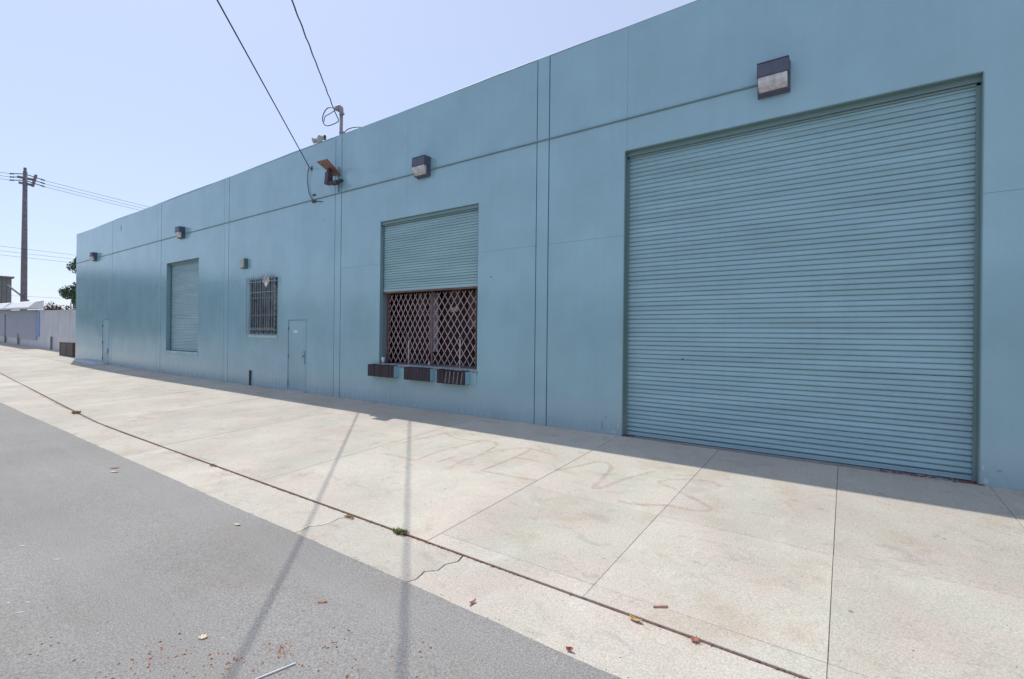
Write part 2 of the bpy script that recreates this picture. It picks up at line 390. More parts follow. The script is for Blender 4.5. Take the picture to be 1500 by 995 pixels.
# the two open cracks lean a little across the strip
lines[7] = [(-4.60, 0), (-4.555, .15), (-4.585, .32), (-4.50, .47), (-4.475, .62), (-4.50, .8), (-4.43, 1)]
lines[8] = [(-2.955, 0), (-2.90, .18), (-2.93, .38), (-2.845, .5), (-2.86, .68), (-2.80, .84), (-2.83, 1)]
for i, (l0, l1) in enumerate(zip(lines, lines[1:])):
    gap0 = .0065 if i in (7, 8) else .002; gap1 = .0065 if i+1 in (7, 8) else .002
    x0, x1 = l0[0][0], l1[0][0]; nx = max(1, int((x1-x0)/1.5))
    poly = []
    for x, t in l0: y0 = YA-.03; y1 = yk(x)-.012; poly.append((x+gap0*R.uniform(.6, 1.6), y0+(y1-y0)*t))
    top = [(l0[-1][0]+(l1[-1][0]-l0[-1][0])*k/nx, 0) for k in range(1, nx)]
    poly += [(x, yk(x)-.012-R.uniform(0, .006)) for x, _ in top]
    for x, t in reversed(l1): y0 = YA-.03; y1 = yk(x)-.012; poly.append((x-gap1*R.uniform(.6, 1.6), y0+(y1-y0)*t))
    poly += [(x0+(x1-x0)*k/nx, YA-.03) for k in range(nx-1, 0, -1)]
    bm = bmesh.new(); vs = [bm.verts.new((x, y, zg(x, y))) for x, y in poly]; fc = bm.faces.new(vs)
    ret = bmesh.ops.extrude_face_region(bm, geom=[fc]); ev = [g for g in ret['geom'] if isinstance(g, bmesh.types.BMVert)]
    bmesh.ops.translate(bm, verts=ev, vec=(0, 0, -.08)); bmesh.ops.recalc_face_normals(bm, faces=bm.faces)
    bmesh.ops.triangulate(bm, faces=[q for q in bm.faces if len(q.verts) > 4])
    me = bpy.data.meshes.new('gutter_slab'); bm.to_mesh(me); bm.free(); me.materials.append(M_gut); inst('gutter_slab', me, gut)
# asphalt: ragged edge lapping the gutter
m = MB(); ex = [-140+2*i for i in range(50)] + [-40 + .5*i for i in range(48)] + [-16+.07*i for i in range(260)] + [2.2+1.0*i for i in range(40)]
rows = [-5.6, -6.3, -7.2, -8.5, -10.3, -12.33, -15, -18.6]
wob = 0
for x in ex:
    wob = wob*.7 + R.uniform(-.005, .005)
    y0 = YA + wob + .006*math.sin(x*1.3)
    m.v.append((x, y0+.004, za(x, y0)-.03)); m.v.append((x, y0, zg(x, y0)+.003))
    for y in rows: m.v.append((x, y, za(x, y)))
n = len(rows)+2
for i in range(len(ex)-1):
    for j in range(n-1): a = i*n+j; m.f.append((a, a+n, a+n+1, a+1))
tag(m.build('road', M_asph), 'worn grey asphalt road surface in the foreground', None, None, 'structure')
# far side of the street (behind the camera): kerb and pavement
osd = MB()
for i in range(64):
    x0 = -130+3*i; x1 = x0+2.985
    osd.hexa([(x0,-21.5,gz(x0)-.5),(x1,-21.5,gz(x1)-.5),(x1,-18.55,gz(x1)-.5),(x0,-18.55,gz(x0)-.5),(x0,-21.5,gz(x0)-.13),(x1,-21.5,gz(x1)-.13),(x1,-18.55,gz(x1)-.17),(x0,-18.55,gz(x0)-.17)])
tag(osd.build('opposite_pavement', M_conc), 'raised concrete pavement on the other side of the street', None, None, 'structure')
# plot behind the low wall
lot = strip('yard', M_lot, [-140, -100, -80, -60, -50, -44, -38.5, -36.6], lambda x: 1.5, lambda x: 60, lambda x, y: gz(x)+.02, 3)
tag(lot, 'concrete yard behind the low white wall', None, None, 'structure')

# ------------------------------------------------------------------ warehouse
TOP = 7.24
wh = empty('warehouse', (0, 0, 0), 'long teal painted concrete warehouse with roller shutters', 'building')
HOLES = [(-3.24, 1.35, -.5, 5.05), (-9.79, -6.56, 1.0, 4.63), (-23.35, -20.3, .97, 4.61), (-16.40, -14.66, 1.70, 3.52), (-14.05, -13.05, -.5, 2.18), (-31.5, -30.5, -.5, 2.35)]
def panel(x0, x1, z0, z1, y0, y1, name, mat, parent=wh, bevel=.004, rag=None, step=None):
    hs = [h for h in HOLES if h[0] < x1 and h[1] > x0 and h[2] < z1 and h[3] > z0]
    X = sorted(set([x0, x1] + [v for h in hs for v in (h[0], h[1]) if x0 < v < x1]))
    Z = sorted(set([z0, z1] + [v for h in hs for v in (h[2], h[3]) if z0 < v < z1]))
    def solid(i, j):
        if i < 0 or j < 0 or i >= len(X)-1 or j >= len(Z)-1: return False
        cx = (X[i]+X[i+1])/2; cz = (Z[j]+Z[j+1])/2
        return not any(h[0] < cx < h[1] and h[2] < cz < h[3] for h in hs)
    m = MB(); idx = {}
    def V(i, j, k):
        if (i, j, k) not in idx: idx[(i, j, k)] = len(m.v); m.v.append((X[i], (y0, y1)[k], Z[j]))
        return idx[(i, j, k)]
    for i in range(len(X)-1):
        for j in range(len(Z)-1):
            if not solid(i, j): continue
            for k in (0, 1): m.f.append((V(i,j,k), V(i+1,j,k), V(i+1,j+1,k), V(i,j+1,k)))
            if not solid(i-1, j): m.f.append((V(i,j,0), V(i,j+1,0), V(i,j+1,1), V(i,j,1)))
            if not solid(i+1, j): m.f.append((V(i+1,j,0), V(i+1,j+1,0), V(i+1,j+1,1), V(i+1,j,1)))
            if not solid(i, j-1): m.f.append((V(i,j,0), V(i+1,j,0), V(i+1,j,1), V(i,j,1)))
            if not solid(i, j+1): m.f.append((V(i,j+1,0), V(i+1,j+1,0), V(i+1,j+1,1), V(i,j+1,1)))
    if not m.v: return
    return m.build(name, mat, parent, bevel=bevel)
# core behind the skin, one slab
panel(-36.25, 20, -.45, 7.18, .036, .30, 'wall_core', M_core, bevel=0)
bays = [(-36.25, -30.36, []), (-30.09, -24.36, []), (-23.95, -18.24, []), (-17.91, -11.71, [-15.36]), (-11.43, -5.08, [-8.82]), (-4.80, 8.0, [-3.2]), (8.3, 14.5, []), (14.8, 20, [])]
pil = [(-30.36, -30.09), (-24.36, -23.95), (-18.24, -17.91), (-11.71, -11.43), (-5.08, -4.80), (8.0, 8.3), (14.5, 14.8)]
J = .0105
for (a, b, seams) in bays:
    cuts = [a] + seams + [b]; dt = R.uniform(-.015, .015)
    for k, (p, q) in enumerate(zip(cuts, cuts[1:])):
        l = p + (J if k == 0 else .0012); r_ = q - (J if k == len(cuts)-2 else .0012)
        dy = R.uniform(-.001, .001)
        if (p, q) == (-15.36, -11.71): zsplit = None
        else: zsplit = 3.555
        if zsplit:
            panel(l, r_, -.45, zsplit-.0014, dy, .038, 'wall_panel', M_wall, bevel=.0015)
            panel(l, r_, zsplit+.0014, TOP+dt, dy+.0012, .038, 'wall_panel', M_wall, bevel=.0015)
        else: panel(l, r_, -.45, TOP+dt, dy, .038, 'wall_panel', M_wall, bevel=.0015)
for k, (a, b) in enumerate(pil):
    panel(a+J, b-J, -.45, TOP+R.uniform(-.01, .03), -.002, .038, 'pilaster', M_wall2, bevel=.0015)
# parapet coping with uneven paint-lapped edge
m = MB(); x = -36.27; prev = None
while x < 20:
    z = TOP-.06 + R.uniform(-.004, .004)
    a = len(m.v); zt = TOP + .028 + .012*math.sin(x*.8) + R.uniform(-.004, .004)
    m.v += [(x, .04, z), (x, -.001, zt-.010), (x, .008, zt), (x, .30, zt+.004), (x, .31, zt-.01), (x, .31, z)]
    if prev is not None:
        for j in range(6): m.f.append((prev+j, prev+(j+1) % 6, a+(j+1) % 6, a+j))
    else: m.f.append(tuple(range(a, a+6)))
    prev = a; x += .45
m.f.append(tuple(range(prev, prev+6)))
m.build('parapet_cap', simple('pale_parapet_paint', (.27, .42, .47), .5, 0, .15, 5), wh)
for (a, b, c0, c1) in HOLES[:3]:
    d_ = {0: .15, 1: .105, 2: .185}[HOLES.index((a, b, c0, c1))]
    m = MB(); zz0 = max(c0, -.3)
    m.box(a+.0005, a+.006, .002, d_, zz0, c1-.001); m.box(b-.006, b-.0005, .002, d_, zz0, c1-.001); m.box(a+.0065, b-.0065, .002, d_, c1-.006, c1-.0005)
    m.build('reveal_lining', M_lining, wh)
# roof and the other walls
m = MB(); m.box(-36.0, 19.8, .30, 40, 6.55, 6.7); m.build('roof', simple('grey_roof_felt', (.20, .20, .20), .9), wh)
m = MB(); m.box(-36.25, -36.0, .301, 40, -.45, TOP-.03); m.build('side_wall', M_wall, wh)
m = MB(); m.box(19.75, 20, .301, 40, -.45, TOP-.03); m.build('side_wall', M_wall, wh)
m = MB(); m.box(-36.25, 20, 40.0, 40.25, -.45, TOP-.03); m.build('rear_wall', M_wall, wh)

# roller shutters
def slat_mesh(L, p, name, mat):
    prof = [(.012, 0), (.002, p*.01), (-.012, p*.05), (-.019, p*.14), (-.022, p*.26), (-.0215, p*.36), (-.015, p*.50), (-.0150, p*.56), (-.009, p*.76), (-.002, p*.93), (.012, p*.95), (.012, p*.995)]
    m = MB(); n = len(prof); segs = 6
    for i in range(segs+1):
        for q in prof: m.v.append((L*i/segs, q[0], q[1]))
    for i in range(segs):
        for j in range(n-1): a = i*n+j; m.f.append((a, a+1, a+n+1, a+n))
    me = m.mesh(name, mat)
    for pl in me.polygons: pl.use_smooth = False
    return me
def shutter(x0, x1, z0, z1, y, p, mat, label, bar=.07):
    sh = empty('roller_shutter', (x0, y, z0)); sh.parent = wh; tag(sh, label)
    me = slat_mesh(x1-x0+.04, p, 'slat', mat); z = bar
    while z < z1-z0+.02:
        inst('slat', me, sh, (-.02, R.uniform(-.0012, .0012), z), (0, R.uniform(-.0004, .0004), 0)); z += p
    m = MB(); m.box(-.005, x1-x0+.005, -.022, .02, .004, bar-.006); m.box(-.005, x1-x0+.005, -.034, -.022, .004, .014); m.build('bottom_bar', mat, sh, bevel=.002)
    for gx, sgn in ((0, 1), (x1-x0, -1)):
        m = MB(); t = .05*sgn; xs_ = sorted((gx+.001*sgn, gx+t))
        m.box(xs_[0], xs_[1], -.05, -.038, 0.002, z1-z0); xs2 = sorted((gx+.001*sgn, gx+.008*sgn)); m.box(xs2[0], xs2[1], -.038, .05, 0.002, z1-z0)
        m.build('guide_rail', M_trim, sh)
    m = MB(); m.box(0.004, x1-x0-.004, -.075, -.06, z1-z0-.085, z1-z0-.004); m.box(.004, x1-x0-.004, -.05, -.03, z1-z0-.12, z1-z0-.09); m.build('lintel_angle', M_trim, sh)
    return sh
shutter(-3.24, 1.35, .012, 5.05, .155, .0765, M_shut, 'largest closed teal roller shutter at right')
shutter(-9.79, -6.56, 2.83, 4.63, .11, .062, M_shut2, 'half raised teal roller shutter above the rusty gate', .08)
shutter(-23.35, -20.3, .985, 4.61, .19, .062, M_shut2, 'closed teal roller shutter farthest from camera')
# reveals: jamb returns get a darker steel edge on the big door
for hx, z0, z1 in ((-3.24, 0, 5.05), (1.35, 0, 5.05)):
    m = MB(); sgn = 1 if hx < 0 else -1; xs_ = sorted((hx, hx+.012*sgn)); m.box(xs_[0], xs_[1], -.006, .10, z0-.2, z1-.003); m.build('jamb_angle', M_trim, wh)
m = MB(); m.box(-3.226, 1.336, -.006, .11, 5.038, 5.052); m.build('lintel_plate', M_trim, wh)
m = MB(); m.box(-9.79, -6.56, .001, .10, 4.62, 4.632); m.build('lintel_plate', M_trim, wh)
m = MB(); m.box(-3.24, 1.35, -.03, .30, -.2, .006); m.build('door_threshold', M_sill, wh, bevel=.004)
# sills
def ragged_sill(x0, x1, z, y0, y1, name='sill', mat=M_sill, amp=.012):
    m = MB(); n = int((x1-x0)/.045)
    for i in range(n+1):
        x = x0+(x1-x0)*i/n; dy = R.uniform(-amp, amp); dz = R.uniform(-amp, amp*.4)
        m.v += [(x, y0+.01, z-.11+R.uniform(-amp, amp)), (x, y0+dy-.008, z-.03+dz), (x, y0+.03+dy, z+.004+dz*.5), (x, y1, z+.006), (x, y1, z-.11)]
    for i in range(n):
        for j in range(5): a = i*5; m.f.append((a+j, a+(j+1) % 5, a+5+(j+1) % 5, a+5+j))
    m.f.append((0, 1, 2, 3, 4)); a = n*5; m.f.append((a, a+1, a+2, a+3, a+4))
    return m.build(name, mat, wh)
ragged_sill(-9.80, -6.55, 1.0, -.01, .95)
ragged_sill(-23.36, -20.29, .965, -.03, .30, mat=M_wall2)
# room behind the dock opening
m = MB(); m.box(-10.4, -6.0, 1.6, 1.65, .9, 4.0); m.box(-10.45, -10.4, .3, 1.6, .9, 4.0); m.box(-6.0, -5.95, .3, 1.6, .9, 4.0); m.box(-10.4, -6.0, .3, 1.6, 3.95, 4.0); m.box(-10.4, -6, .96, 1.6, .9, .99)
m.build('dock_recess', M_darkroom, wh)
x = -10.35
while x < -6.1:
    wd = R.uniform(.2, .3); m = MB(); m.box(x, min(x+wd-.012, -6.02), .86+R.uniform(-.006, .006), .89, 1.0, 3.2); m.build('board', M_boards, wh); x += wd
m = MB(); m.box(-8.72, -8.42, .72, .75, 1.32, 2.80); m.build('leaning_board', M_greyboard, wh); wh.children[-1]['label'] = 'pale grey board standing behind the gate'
for (x0, x1, z0, z1) in ((-9.25, -8.95, 2.25, 2.80), (-8.05, -7.75, 2.55, 2.9), (-7.5, -7.2, 1.9, 2.8), (-9.7, -9.5, 1.1, 1.8)):
    m = MB(); m.box(x0, x1, .80, .812, z0, z1); m.build('hanging_sheet', M_hang, wh)
m = MB(); pts = [(-8.17, 2.40), (-8.10, 2.47), (-8.02, 2.43), (-7.93, 2.49), (-7.86, 2.40), (-7.9, 2.33), (-7.99, 2.36), (-8.1, 2.31)]
m.prism(pts, 'y', .845, .852); m.build('torn_notice', simple('torn_notice_paper', (.45, .38, .38), .8), wh)

# scissor gate in the dock opening
def gate_leaf(x0, x1, ncell, posts, label):
    g = empty('scissor_gate', (x0, .26, 1.05)); g.parent = wh; tag(g, label)
    W_ = x1-x0; H_ = 1.72; dx = W_/ncell; dz = .272; sl_ = dz/dx
    k = -int(H_/dz)-1
    def bar(p, q, yy):
        m = MB(); p = Vector((p[0], yy, p[1])); q = Vector((q[0], yy, q[1])); d = (q-p).normalized(); nn = Vector((-d.z, 0, d.x))*.0085; t = Vector((0, .0035, 0))
        m.hexa([p-nn-t, p+nn-t, p+nn+t, p-nn+t, q-nn-t, q+nn-t, q+nn+t, q-nn+t]); o = m.build('lattice_bar', M_rust2, g)
    for s_, yy in ((1, -.008), (-1, .008)):
        for k in range(-40, 40):
            # line z = s*sl*(x - k*dx)
            pts = []
            xa, xb = 0, W_
            za_, zb_ = s_*sl_*(xa-k*dx), s_*sl_*(xb-k*dx)
            # clip to z in 0..H
            def clip(xa, za_, xb, zb_):
                P_ = []
                for lim in (0, H_):
                    if (za_-lim)*(zb_-lim) < 0: P_.append((xa+(xb-xa)*(lim-za_)/(zb_-za_), lim))
                if 0 <= za_ <= H_: P_.append((xa, za_))
                if 0 <= zb_ <= H_: P_.append((xb, zb_))
                return P_
            P_ = clip(xa, za_, xb, zb_)
            if len(P_) >= 2 and abs(P_[0][0]-P_[1][0]) > .03:
                P_.sort(); bar(P_[0], P_[-1], yy)
    for (px_, z0, z1, wd, mt) in posts:
        m = MB(); m.box(px_-wd/2, px_+wd/2, -.03, -.008, z0, z1); m.build('gate_post', mt, g, bevel=.002)
    m = MB()                                                        # rivets where bars cross
    nz = int(H_/(dz/2))
    for i in range(ncell*2+1):
        for j in range(nz+1):
            if (i+j) % 2 == 0:
                x = i*dx/2; z = j*dz/2
                if 0 < x < W_: m.box(x-.010, x+.010, -.017, -.011, z-.010, z+.010)
    o = m.build('rivet', M_rust2, g); o['kind'] = 'stuff'
    return g
gate_leaf(-9.80, -8.24, 9, [(.02, -.04, 1.76, .045, M_rust), (.10, .0, 1.74, .022, M_rust), (.84, -.06, .55, .03, M_rust2)], 'left leaf of the folding scissor gate')
gate_leaf(-8.16, -6.78, 7, [(.0, -.06, 1.76, .05, M_rust), (.90, -.06, .62, .03, M_rust2), (1.37, -.04, 1.76, .03, M_rust)], 'right leaf of the folding scissor gate')
m = MB(); m.box(-9.78, -6.57, .10, .16, 2.795, 2.832); m.build('gate_track', M_rust, wh)
m = MB(); m.tube([(-8.2, .21, 1.10), (-8.2, .19, 1.03)], .022, 8); m.build('padlock', M_chrome, wh)

# personnel door
def personnel(x0, x1, z0, z1, near):
    d = empty('door', (x0, 0, z0)); d.parent = wh; tag(d, 'flush teal steel door beside the barred window' if near else 'faint teal steel door near the far end')
    m = MB(); m.box(.035, x1-x0-.035, .008, .05, .02, z1-z0-.035); m.build('door_leaf', M_doorp, d, bevel=.003)
    m = MB(); w_ = x1-x0; h_ = z1-z0
    m.box(0.001, .026, -.012, .09, -.04, h_-.001); m.box(w_-.026, w_-.001, -.012, .09, -.04, h_-.001); m.box(.0265, w_-.0265, -.012, .09, h_-.027, h_-.001)
    m.build('door_frame', M_wall2, d, bevel=.002)
    m = MB(); m.box(.0, w_, .06, .30, -.04, h_); m.build('frame_lining', M_trim, d)
    for hz in (.20, 1.02, 1.86):
        m = MB(); m.tube([(.03, -.006, hz-.055), (.03, -.006, hz+.055)], .013, 8); m.box(.03, .065, .001, .010, hz-.05, hz+.05); m.build('hinge', M_trim if near else M_dkbrown, d)
    m = MB(); m.box(-.02, w_+.02, -.05, .06, -.06, .014); m.build('threshold', simple('pale_threshold', (.42, .46, .50), .6), d, bevel=.004)
    if near:
        m = MB(); m.tube([(w_-.15, .008, 1.04), (w_-.15, -.04, 1.04), (w_-.15, -.045, 1.04), (w_-.15, -.085, 1.04)], [.022, .015, .03, .028], 12); m.build('door_knob', M_chrome, d, smooth=True)
        m = MB(); m.tube([(w_-.13, .008, 1.20), (w_-.13, -.02, 1.20)], .026, 12); m.build('deadbolt', M_chrome, d)
        m = MB(); m.box(w_-.075, w_-.030, -.022, .008, .80, 1.18); m.build('latch_guard', M_trim, d, bevel=.002)
        m = MB(); m.box(.33, .52, .003, .008, 1.74, 1.81); pl = m.build('door_plate', M_white, d)
    return d
personnel(-14.05, -13.05, .03, 2.18, True)
personnel(-31.5, -30.5, .14, 2.35, False)
m = MB(); m.prism([(-34.6, .125), (-32.5, .105), (-31.4, .10), (-31.3, .09), (-31.6, .085), (-34.5, .10)], 'y', -.35, -.03); 
# pale concrete step in front of the far door
stp = MB(); stp.hexa([(-34.9, -.45, .0), (-31.0, -.42, .0), (-31.0, -.02, .0), (-34.9, -.02, .0), (-34.7, -.40, .165), (-31.2, -.38, .13), (-31.2, -.02, .145), (-34.7, -.02, .18)])
tag(stp.build('door_ramp', simple('pale_blue_ramp', (.46, .52, .60), .6), bevel=.01), 'low pale ramp against the wall at the far corner of the warehouse', 'ramp')

# barred window: dark glass set back, bars in front
m = MB(); m.box(-16.40, -14.66, .055, .075, 1.70, 3.52); m.build('window_pane', M_glass, wh)
fr = MB(); W0, W1 = -16.40, -14.66
for x in (W0+.001, -15.76, -15.26, W1-.036): fr.box(x, x+.035, .025, .054, 1.702, 3.518)
for z in (1.702, 2.31, 2.88, 3.483): fr.box(W0+.002, W1-.002, .030, .053, z, z+.034)
fr.build('window_frame', simple('grey_window_frame', (.13, .16, .18), .5), wh)
ragged_sill(W0-.03, W1+.03, 1.70, -.03, .05, 'window_sill', M_wall2, .004)
gr = empty('window_grille', (-16.44, -.10, 1.60), 'grey window bars with spear tips and curled ends left of the flush door', 'window bars')
GW = 1.82; GH = 2.06
nb = 13
for i in range(nb):
    x = .05 + (GW-.10)*i/(nb-1); m = MB()
    zb = .04+R.uniform(-.02, .02); zt = GH-.03+R.uniform(-.05, .04)
    m.tube([(x+R.uniform(-.006, .006), 0, zb), (x, 0, .3), (x, 0, GH-.35), (x+R.uniform(-.012, .012), 0, zt-.08), (x, 0, zt)], [.003, .0085, .0085, .016, .002], 6)
    m.build('bar', M_bars, gr)
for z in (.25, .30, 1.46, 1.80):
    m = MB(); m.box(.03, GW-.03, -.016, -.008, z-.009, z+.009); m.build('rail', M_bars, gr)
for x in (.03, GW-.03):
    for z in (.25, 1.80):
        m = MB(); m.box(x-.012, x+.012, -.006, .10, z-.012, z+.012); m.build('wall_bracket', M_bars, gr)
def scroll(cx, cz, rr, flip):
    m = MB(); m.tube([(cx+flip*rr*(1-t/16)*math.cos(t*.55), -.012, cz+rr*(1-t/16)*math.sin(t*.55)) for t in range(14)], .006, 5); m.build('scroll', M_bars, gr)
for k in range(6):
    scroll(.19+k*.285, .12, .06, 1 if k % 2 else -1); scroll(.19+k*.285, 1.90, .06, -1 if k % 2 else 1)
for sgn, x in ((-1, .0), (1, GW)):
    for z in [.25+.17*i for i in range(10)]:
        m = MB(); m.tube([(x-sgn*.03, 0, z-.05), (x+sgn*.015, 0, z), (x-sgn*.02, 0, z+.05)], .006, 5); m.build('edge_curl', M_bars, gr)
# hazard diamond
dm = empty('hazard_diamond', (-15.10, -.135, 3.41), 'faded white, red and blue hazard diamond on the window bars', 'sign')
a_ = .19
for (px_, pz, mt, nm) in ((0, a_/2, M_red, 'red_quarter'), (-a_/2, 0, M_bluep, 'blue_quarter'), (a_/2, 0, M_yellow, 'yellow_quarter'), (0, -a_/2, M_white, 'white_quarter')):
    m = MB(); q = a_/2-.002; m.prism([(px_-q, pz), (px_, pz-q), (px_+q, pz), (px_, pz+q)], 'y', -.006, -.002); m.build(nm, mt, dm)
m = MB(); q = a_+.022; m.prism([(-q, 0), (0, -q), (q, 0), (0, q)], 'y', -.0015, .004); m.build('backing_plate', M_white, dm)

# ------------------------------------------------------------------ wall lights
def wall_light(loc, label):
    o = empty('wall_light', loc, label, 'wall light', 'box shaped lights along the warehouse wall')
    w2 = .205
    m = MB(); m.prism([(0, .0), (-.012, -.0), (-.05, .03), (-.05, .44), (-.02, .455), (0, .455)], 'x', -w2-.008, w2+.008); m.build('back_box', M_bronze, o, bevel=.004)
    m = MB(); m.prism([(-.05, .225), (-.205, .235), (-.215, .25), (-.20, .432), (-.185, .445), (-.05, .445)], 'x', -w2, w2); m.build('hood', M_bronze, o, bevel=.005)
    m = MB(); m.box(-w2-.003, w2+.003, -.203, -.02, .446, .454); m.build('hood_edge', M_bronze_edge, o)
    m = MB(); m.prism([(-.051, .04), (-.11, .045), (-.175, .10), (-.202, .16), (-.202, .232), (-.051, .222)], 'x', -w2+.016, w2-.016); m.build('glass_lens', M_lens, o, bevel=.006)
    m = MB(); m.box(-w2, -w2+.014, -.125, -.05, .03, .222); m.box(w2-.014, w2, -.125, -.05, .03, .222); m.box(-w2, w2, -.12, -.05, .018, .036); m.build('lens_frame', M_bronze, o, bevel=.003)
    return o
L0 = wall_light((-.915, 0, 5.375), 'largest looking wall light, dark box with glass lens above the widest shutter')
for x, lab in ((-8.235, 'dark box wall light with glass lens above the opening with the rusty gate'), (-21.78, 'dark box wall light above the closed narrow shutter'), (-32.72, 'dark box wall light nearest the far corner of the warehouse')):
    c_ = copy_tree(L0); c_.location = (x, 0, 5.47 + (.0 if x > -30 else -.03)); c_['label'] = lab
# thin conduit run that joins the lights
m = MB(); segs = []; x = -36.25
while x <= -1.12:
    segs.append((x, -.014, 5.60 + .05*math.sin((x+36)/35*math.pi) + R.uniform(-.002, .002))); x += .9
segs.append((-1.12, -.014, 5.585))
m.tube(segs, .013, 6); m.build('conduit', M_trim, wh, smooth=True)  # dark colour includes the shadow gap behind the conduit
# small emergency light
em = empty('emergency_light', (-16.68, 0, 3.92), 'small beige and green box light above the barred window', 'wall light')
m = MB(); m.box(-.17, .135, -.10, 0, 0, .33); m.build('housing', M_green, em, bevel=.008)
m = MB(); m.box(-.175, .10, -.135, -.101, .02, .32); m.build('lens', M_beige, em, bevel=.012)
# pipe stub
ps = MB(); ps.tube([(-16.27, -.03, -.03), (-16.27, -.03, .50)], .03, 10); ps.box(-16.31, -16.23, -.035, 0, .40, .43)
tag(ps.build('pipe_stub', M_dkbrown), 'short dark pipe rising from the sidewalk below the barred window', 'pipe')
# pry marks / anchor holes left in the wall
for (x, z) in ((-16.2, 1.12), (-12.2, 5.0), (-2.2, 1.4), (-19.6, 2.1), (-6.2, 3.0)):
    m = MB(); m.tube([(x, .004, z), (x, -.006, z)], .014, 8); m.build('wall_anchor', M_dkbrown, wh)
for (x0, z0, x1, z1) in ((-34.7, 3.52, -32.2, 3.55), (-24.0, 3.56, -23.4, 3.58)):
    m = MB(); m.box(x0, x1, -.006, .0, z0, z1); m.build('patch_edge', M_wall2, wh)
m = MB(); m.box(-30.95, -30.62, -.05, 0, .62, .86); m.build('meter_cover', simple('pale_meter_cover', (.45, .52, .54), .5), wh, bevel=.006)
def chip(x, z, w_, h_, mat, n_=11):
    pts = [(x+w_*math.cos(6.283*k/n_)*R.uniform(.55, 1), z+h_*math.sin(6.283*k/n_)*R.uniform(.5, 1)) for k in range(n_)]
    m = MB(); m.prism(pts, 'y', -.0045, .0015); m.build('chipped_plaster', mat, wh)
M_chipp = simple('pale_chipped_plaster', (.46, .56, .62), .8, 0, .2, 20, .3)
for (x, z, w_, h_) in ((1.40, .05, .03, .05), (1.375, .22, .012, .06), (-3.31, .16, .02, .07), (-3.40, .05, .05, .03), (-9.83, 1.06, .03, .06), (-6.53, 1.03, .03, .04)): chip(x, z, w_, h_, M_chipp)
for (x, z, w_, h_) in ((-3.62, .14, .012, .11), (-3.55, .30, .03, .012), (1.52, .20, .03, .012), (-30.2, .35, .03, .15), (-28.9, 6.75, .05, .22)): chip(x, z, w_, h_, M_core)
# flood lamps on the parapet
fl = empty('flood_lamp', (-12.55, .03, 7.27), 'pair of beige flood lamp heads on the parapet edge', 'flood lamp')
m = MB(); m.box(-.09, .09, -.04, .05, 0, .05); m.tube([(0, 0, .05), (0, 0, .10)], .02, 8); m.build('mount', M_beige, fl)
for sx, ry in ((-.18, .35), (.12, -.2)):
    m = MB(); d = Vector((math.sin(ry)*-.6, -.75, -.35)).normalized(); p = Vector((sx, -.02, .11))
    m.tube([p-d*.13, p-d*.09, p+d*.03, p+d*.06], [.04, .062, .078, .085], 12); m.tube([(0, 0, .09), tuple(p-d*.1)], .014, 6); m.build('lamp_head', M_beige, fl)
    m = MB(); m.tube([p+d*.058, p+d*.064], [.074, .074], 12); m.build('lamp_glass', M_beige, fl)
m = MB(); m.tube([(.30, -.02, .02), (.30, -.02, .10), (.34, -.05, .11)], [.03, .04, .035], 8); m.build('sensor', M_dkbrown, fl)

# solar wall lamp
so_ = empty('solar_lamp', (-11.5, 0, 6.0), 'brown solar panel lamp bracketed off the wall', 'solar lamp')
def rel(p): return (p[0]+11.5, p[1], p[2]-6.0)
A4 = [(-11.99, -.40, 6.47), (-11.50, -.40, 6.44), (-11.42, -.05, 6.13), (-11.72, -.05, 6.13)]
def lift(q, dz): return (q[0], q[1], q[2]+dz)
m = MB(); m.hexa([rel(q) for q in A4]+[rel(lift(q, .03)) for q in A4]); m.build('solar_panel', M_panelunder, so_, bevel=.003)
cx_, cy_ = sum(q[0] for q in A4)/4, sum(q[1] for q in A4)/4; cz_ = sum(q[2] for q in A4)/4
A5 = [tuple(cx_+(q[0]-cx_)*.93 if i == 0 else (cy_+(q[1]-cy_)*.93 if i == 1 else cz_+(q[2]-cz_)*.93) for i in range(3)) for q in A4]
m = MB(); m.hexa([rel(lift(q, .031)) for q in A5]+[rel(lift(q, .036)) for q in A5]); m.build('solar_cells', simple('solar_cell_blue', (.02, .03, .08), .2), so_)
m = MB(); m.tube([rel(q) for q in [(-11.66, -.22, 6.27), (-11.70, -.24, 6.14), (-11.70, -.24, 5.98), (-11.60, -.24, 5.87), (-11.44, -.18, 5.87), (-11.36, -.12, 5.90), (-11.36, -.06, 5.93)]], [.055, .06, .062, .06, .058, .05, .035], 8)
m.build('lamp_head', M_dkbrown, so_, smooth=True)
m = MB(); m.hexa([(-.27,-.32,-.15),(-.12,-.32,-.15),(-.12,-.15,-.15),(-.27,-.15,-.15),(-.24,-.30,.20),(-.10,-.30,.14),(-.10,-.16,.12),(-.24,-.16,.20)]); m.box(-.11, .16, -.24, -.12, -.17, -.08); m.tube([(.13, -.10, -.04), (.13, -.02, -.04)], .035, 8); m.build('bracket_arm', M_dkbrown, so_)
m = MB(); m.tube([(-.035, -.03, .36), (-.035, -.03, .20), (-.035, -.03, -.33)], .016, 6); m.box(-.09, .02, -.045, -.002, .13, .17); m.box(-.09, .02, -.045, -.002, -.08, -.02); m.build('mounting_post', M_trim, so_)

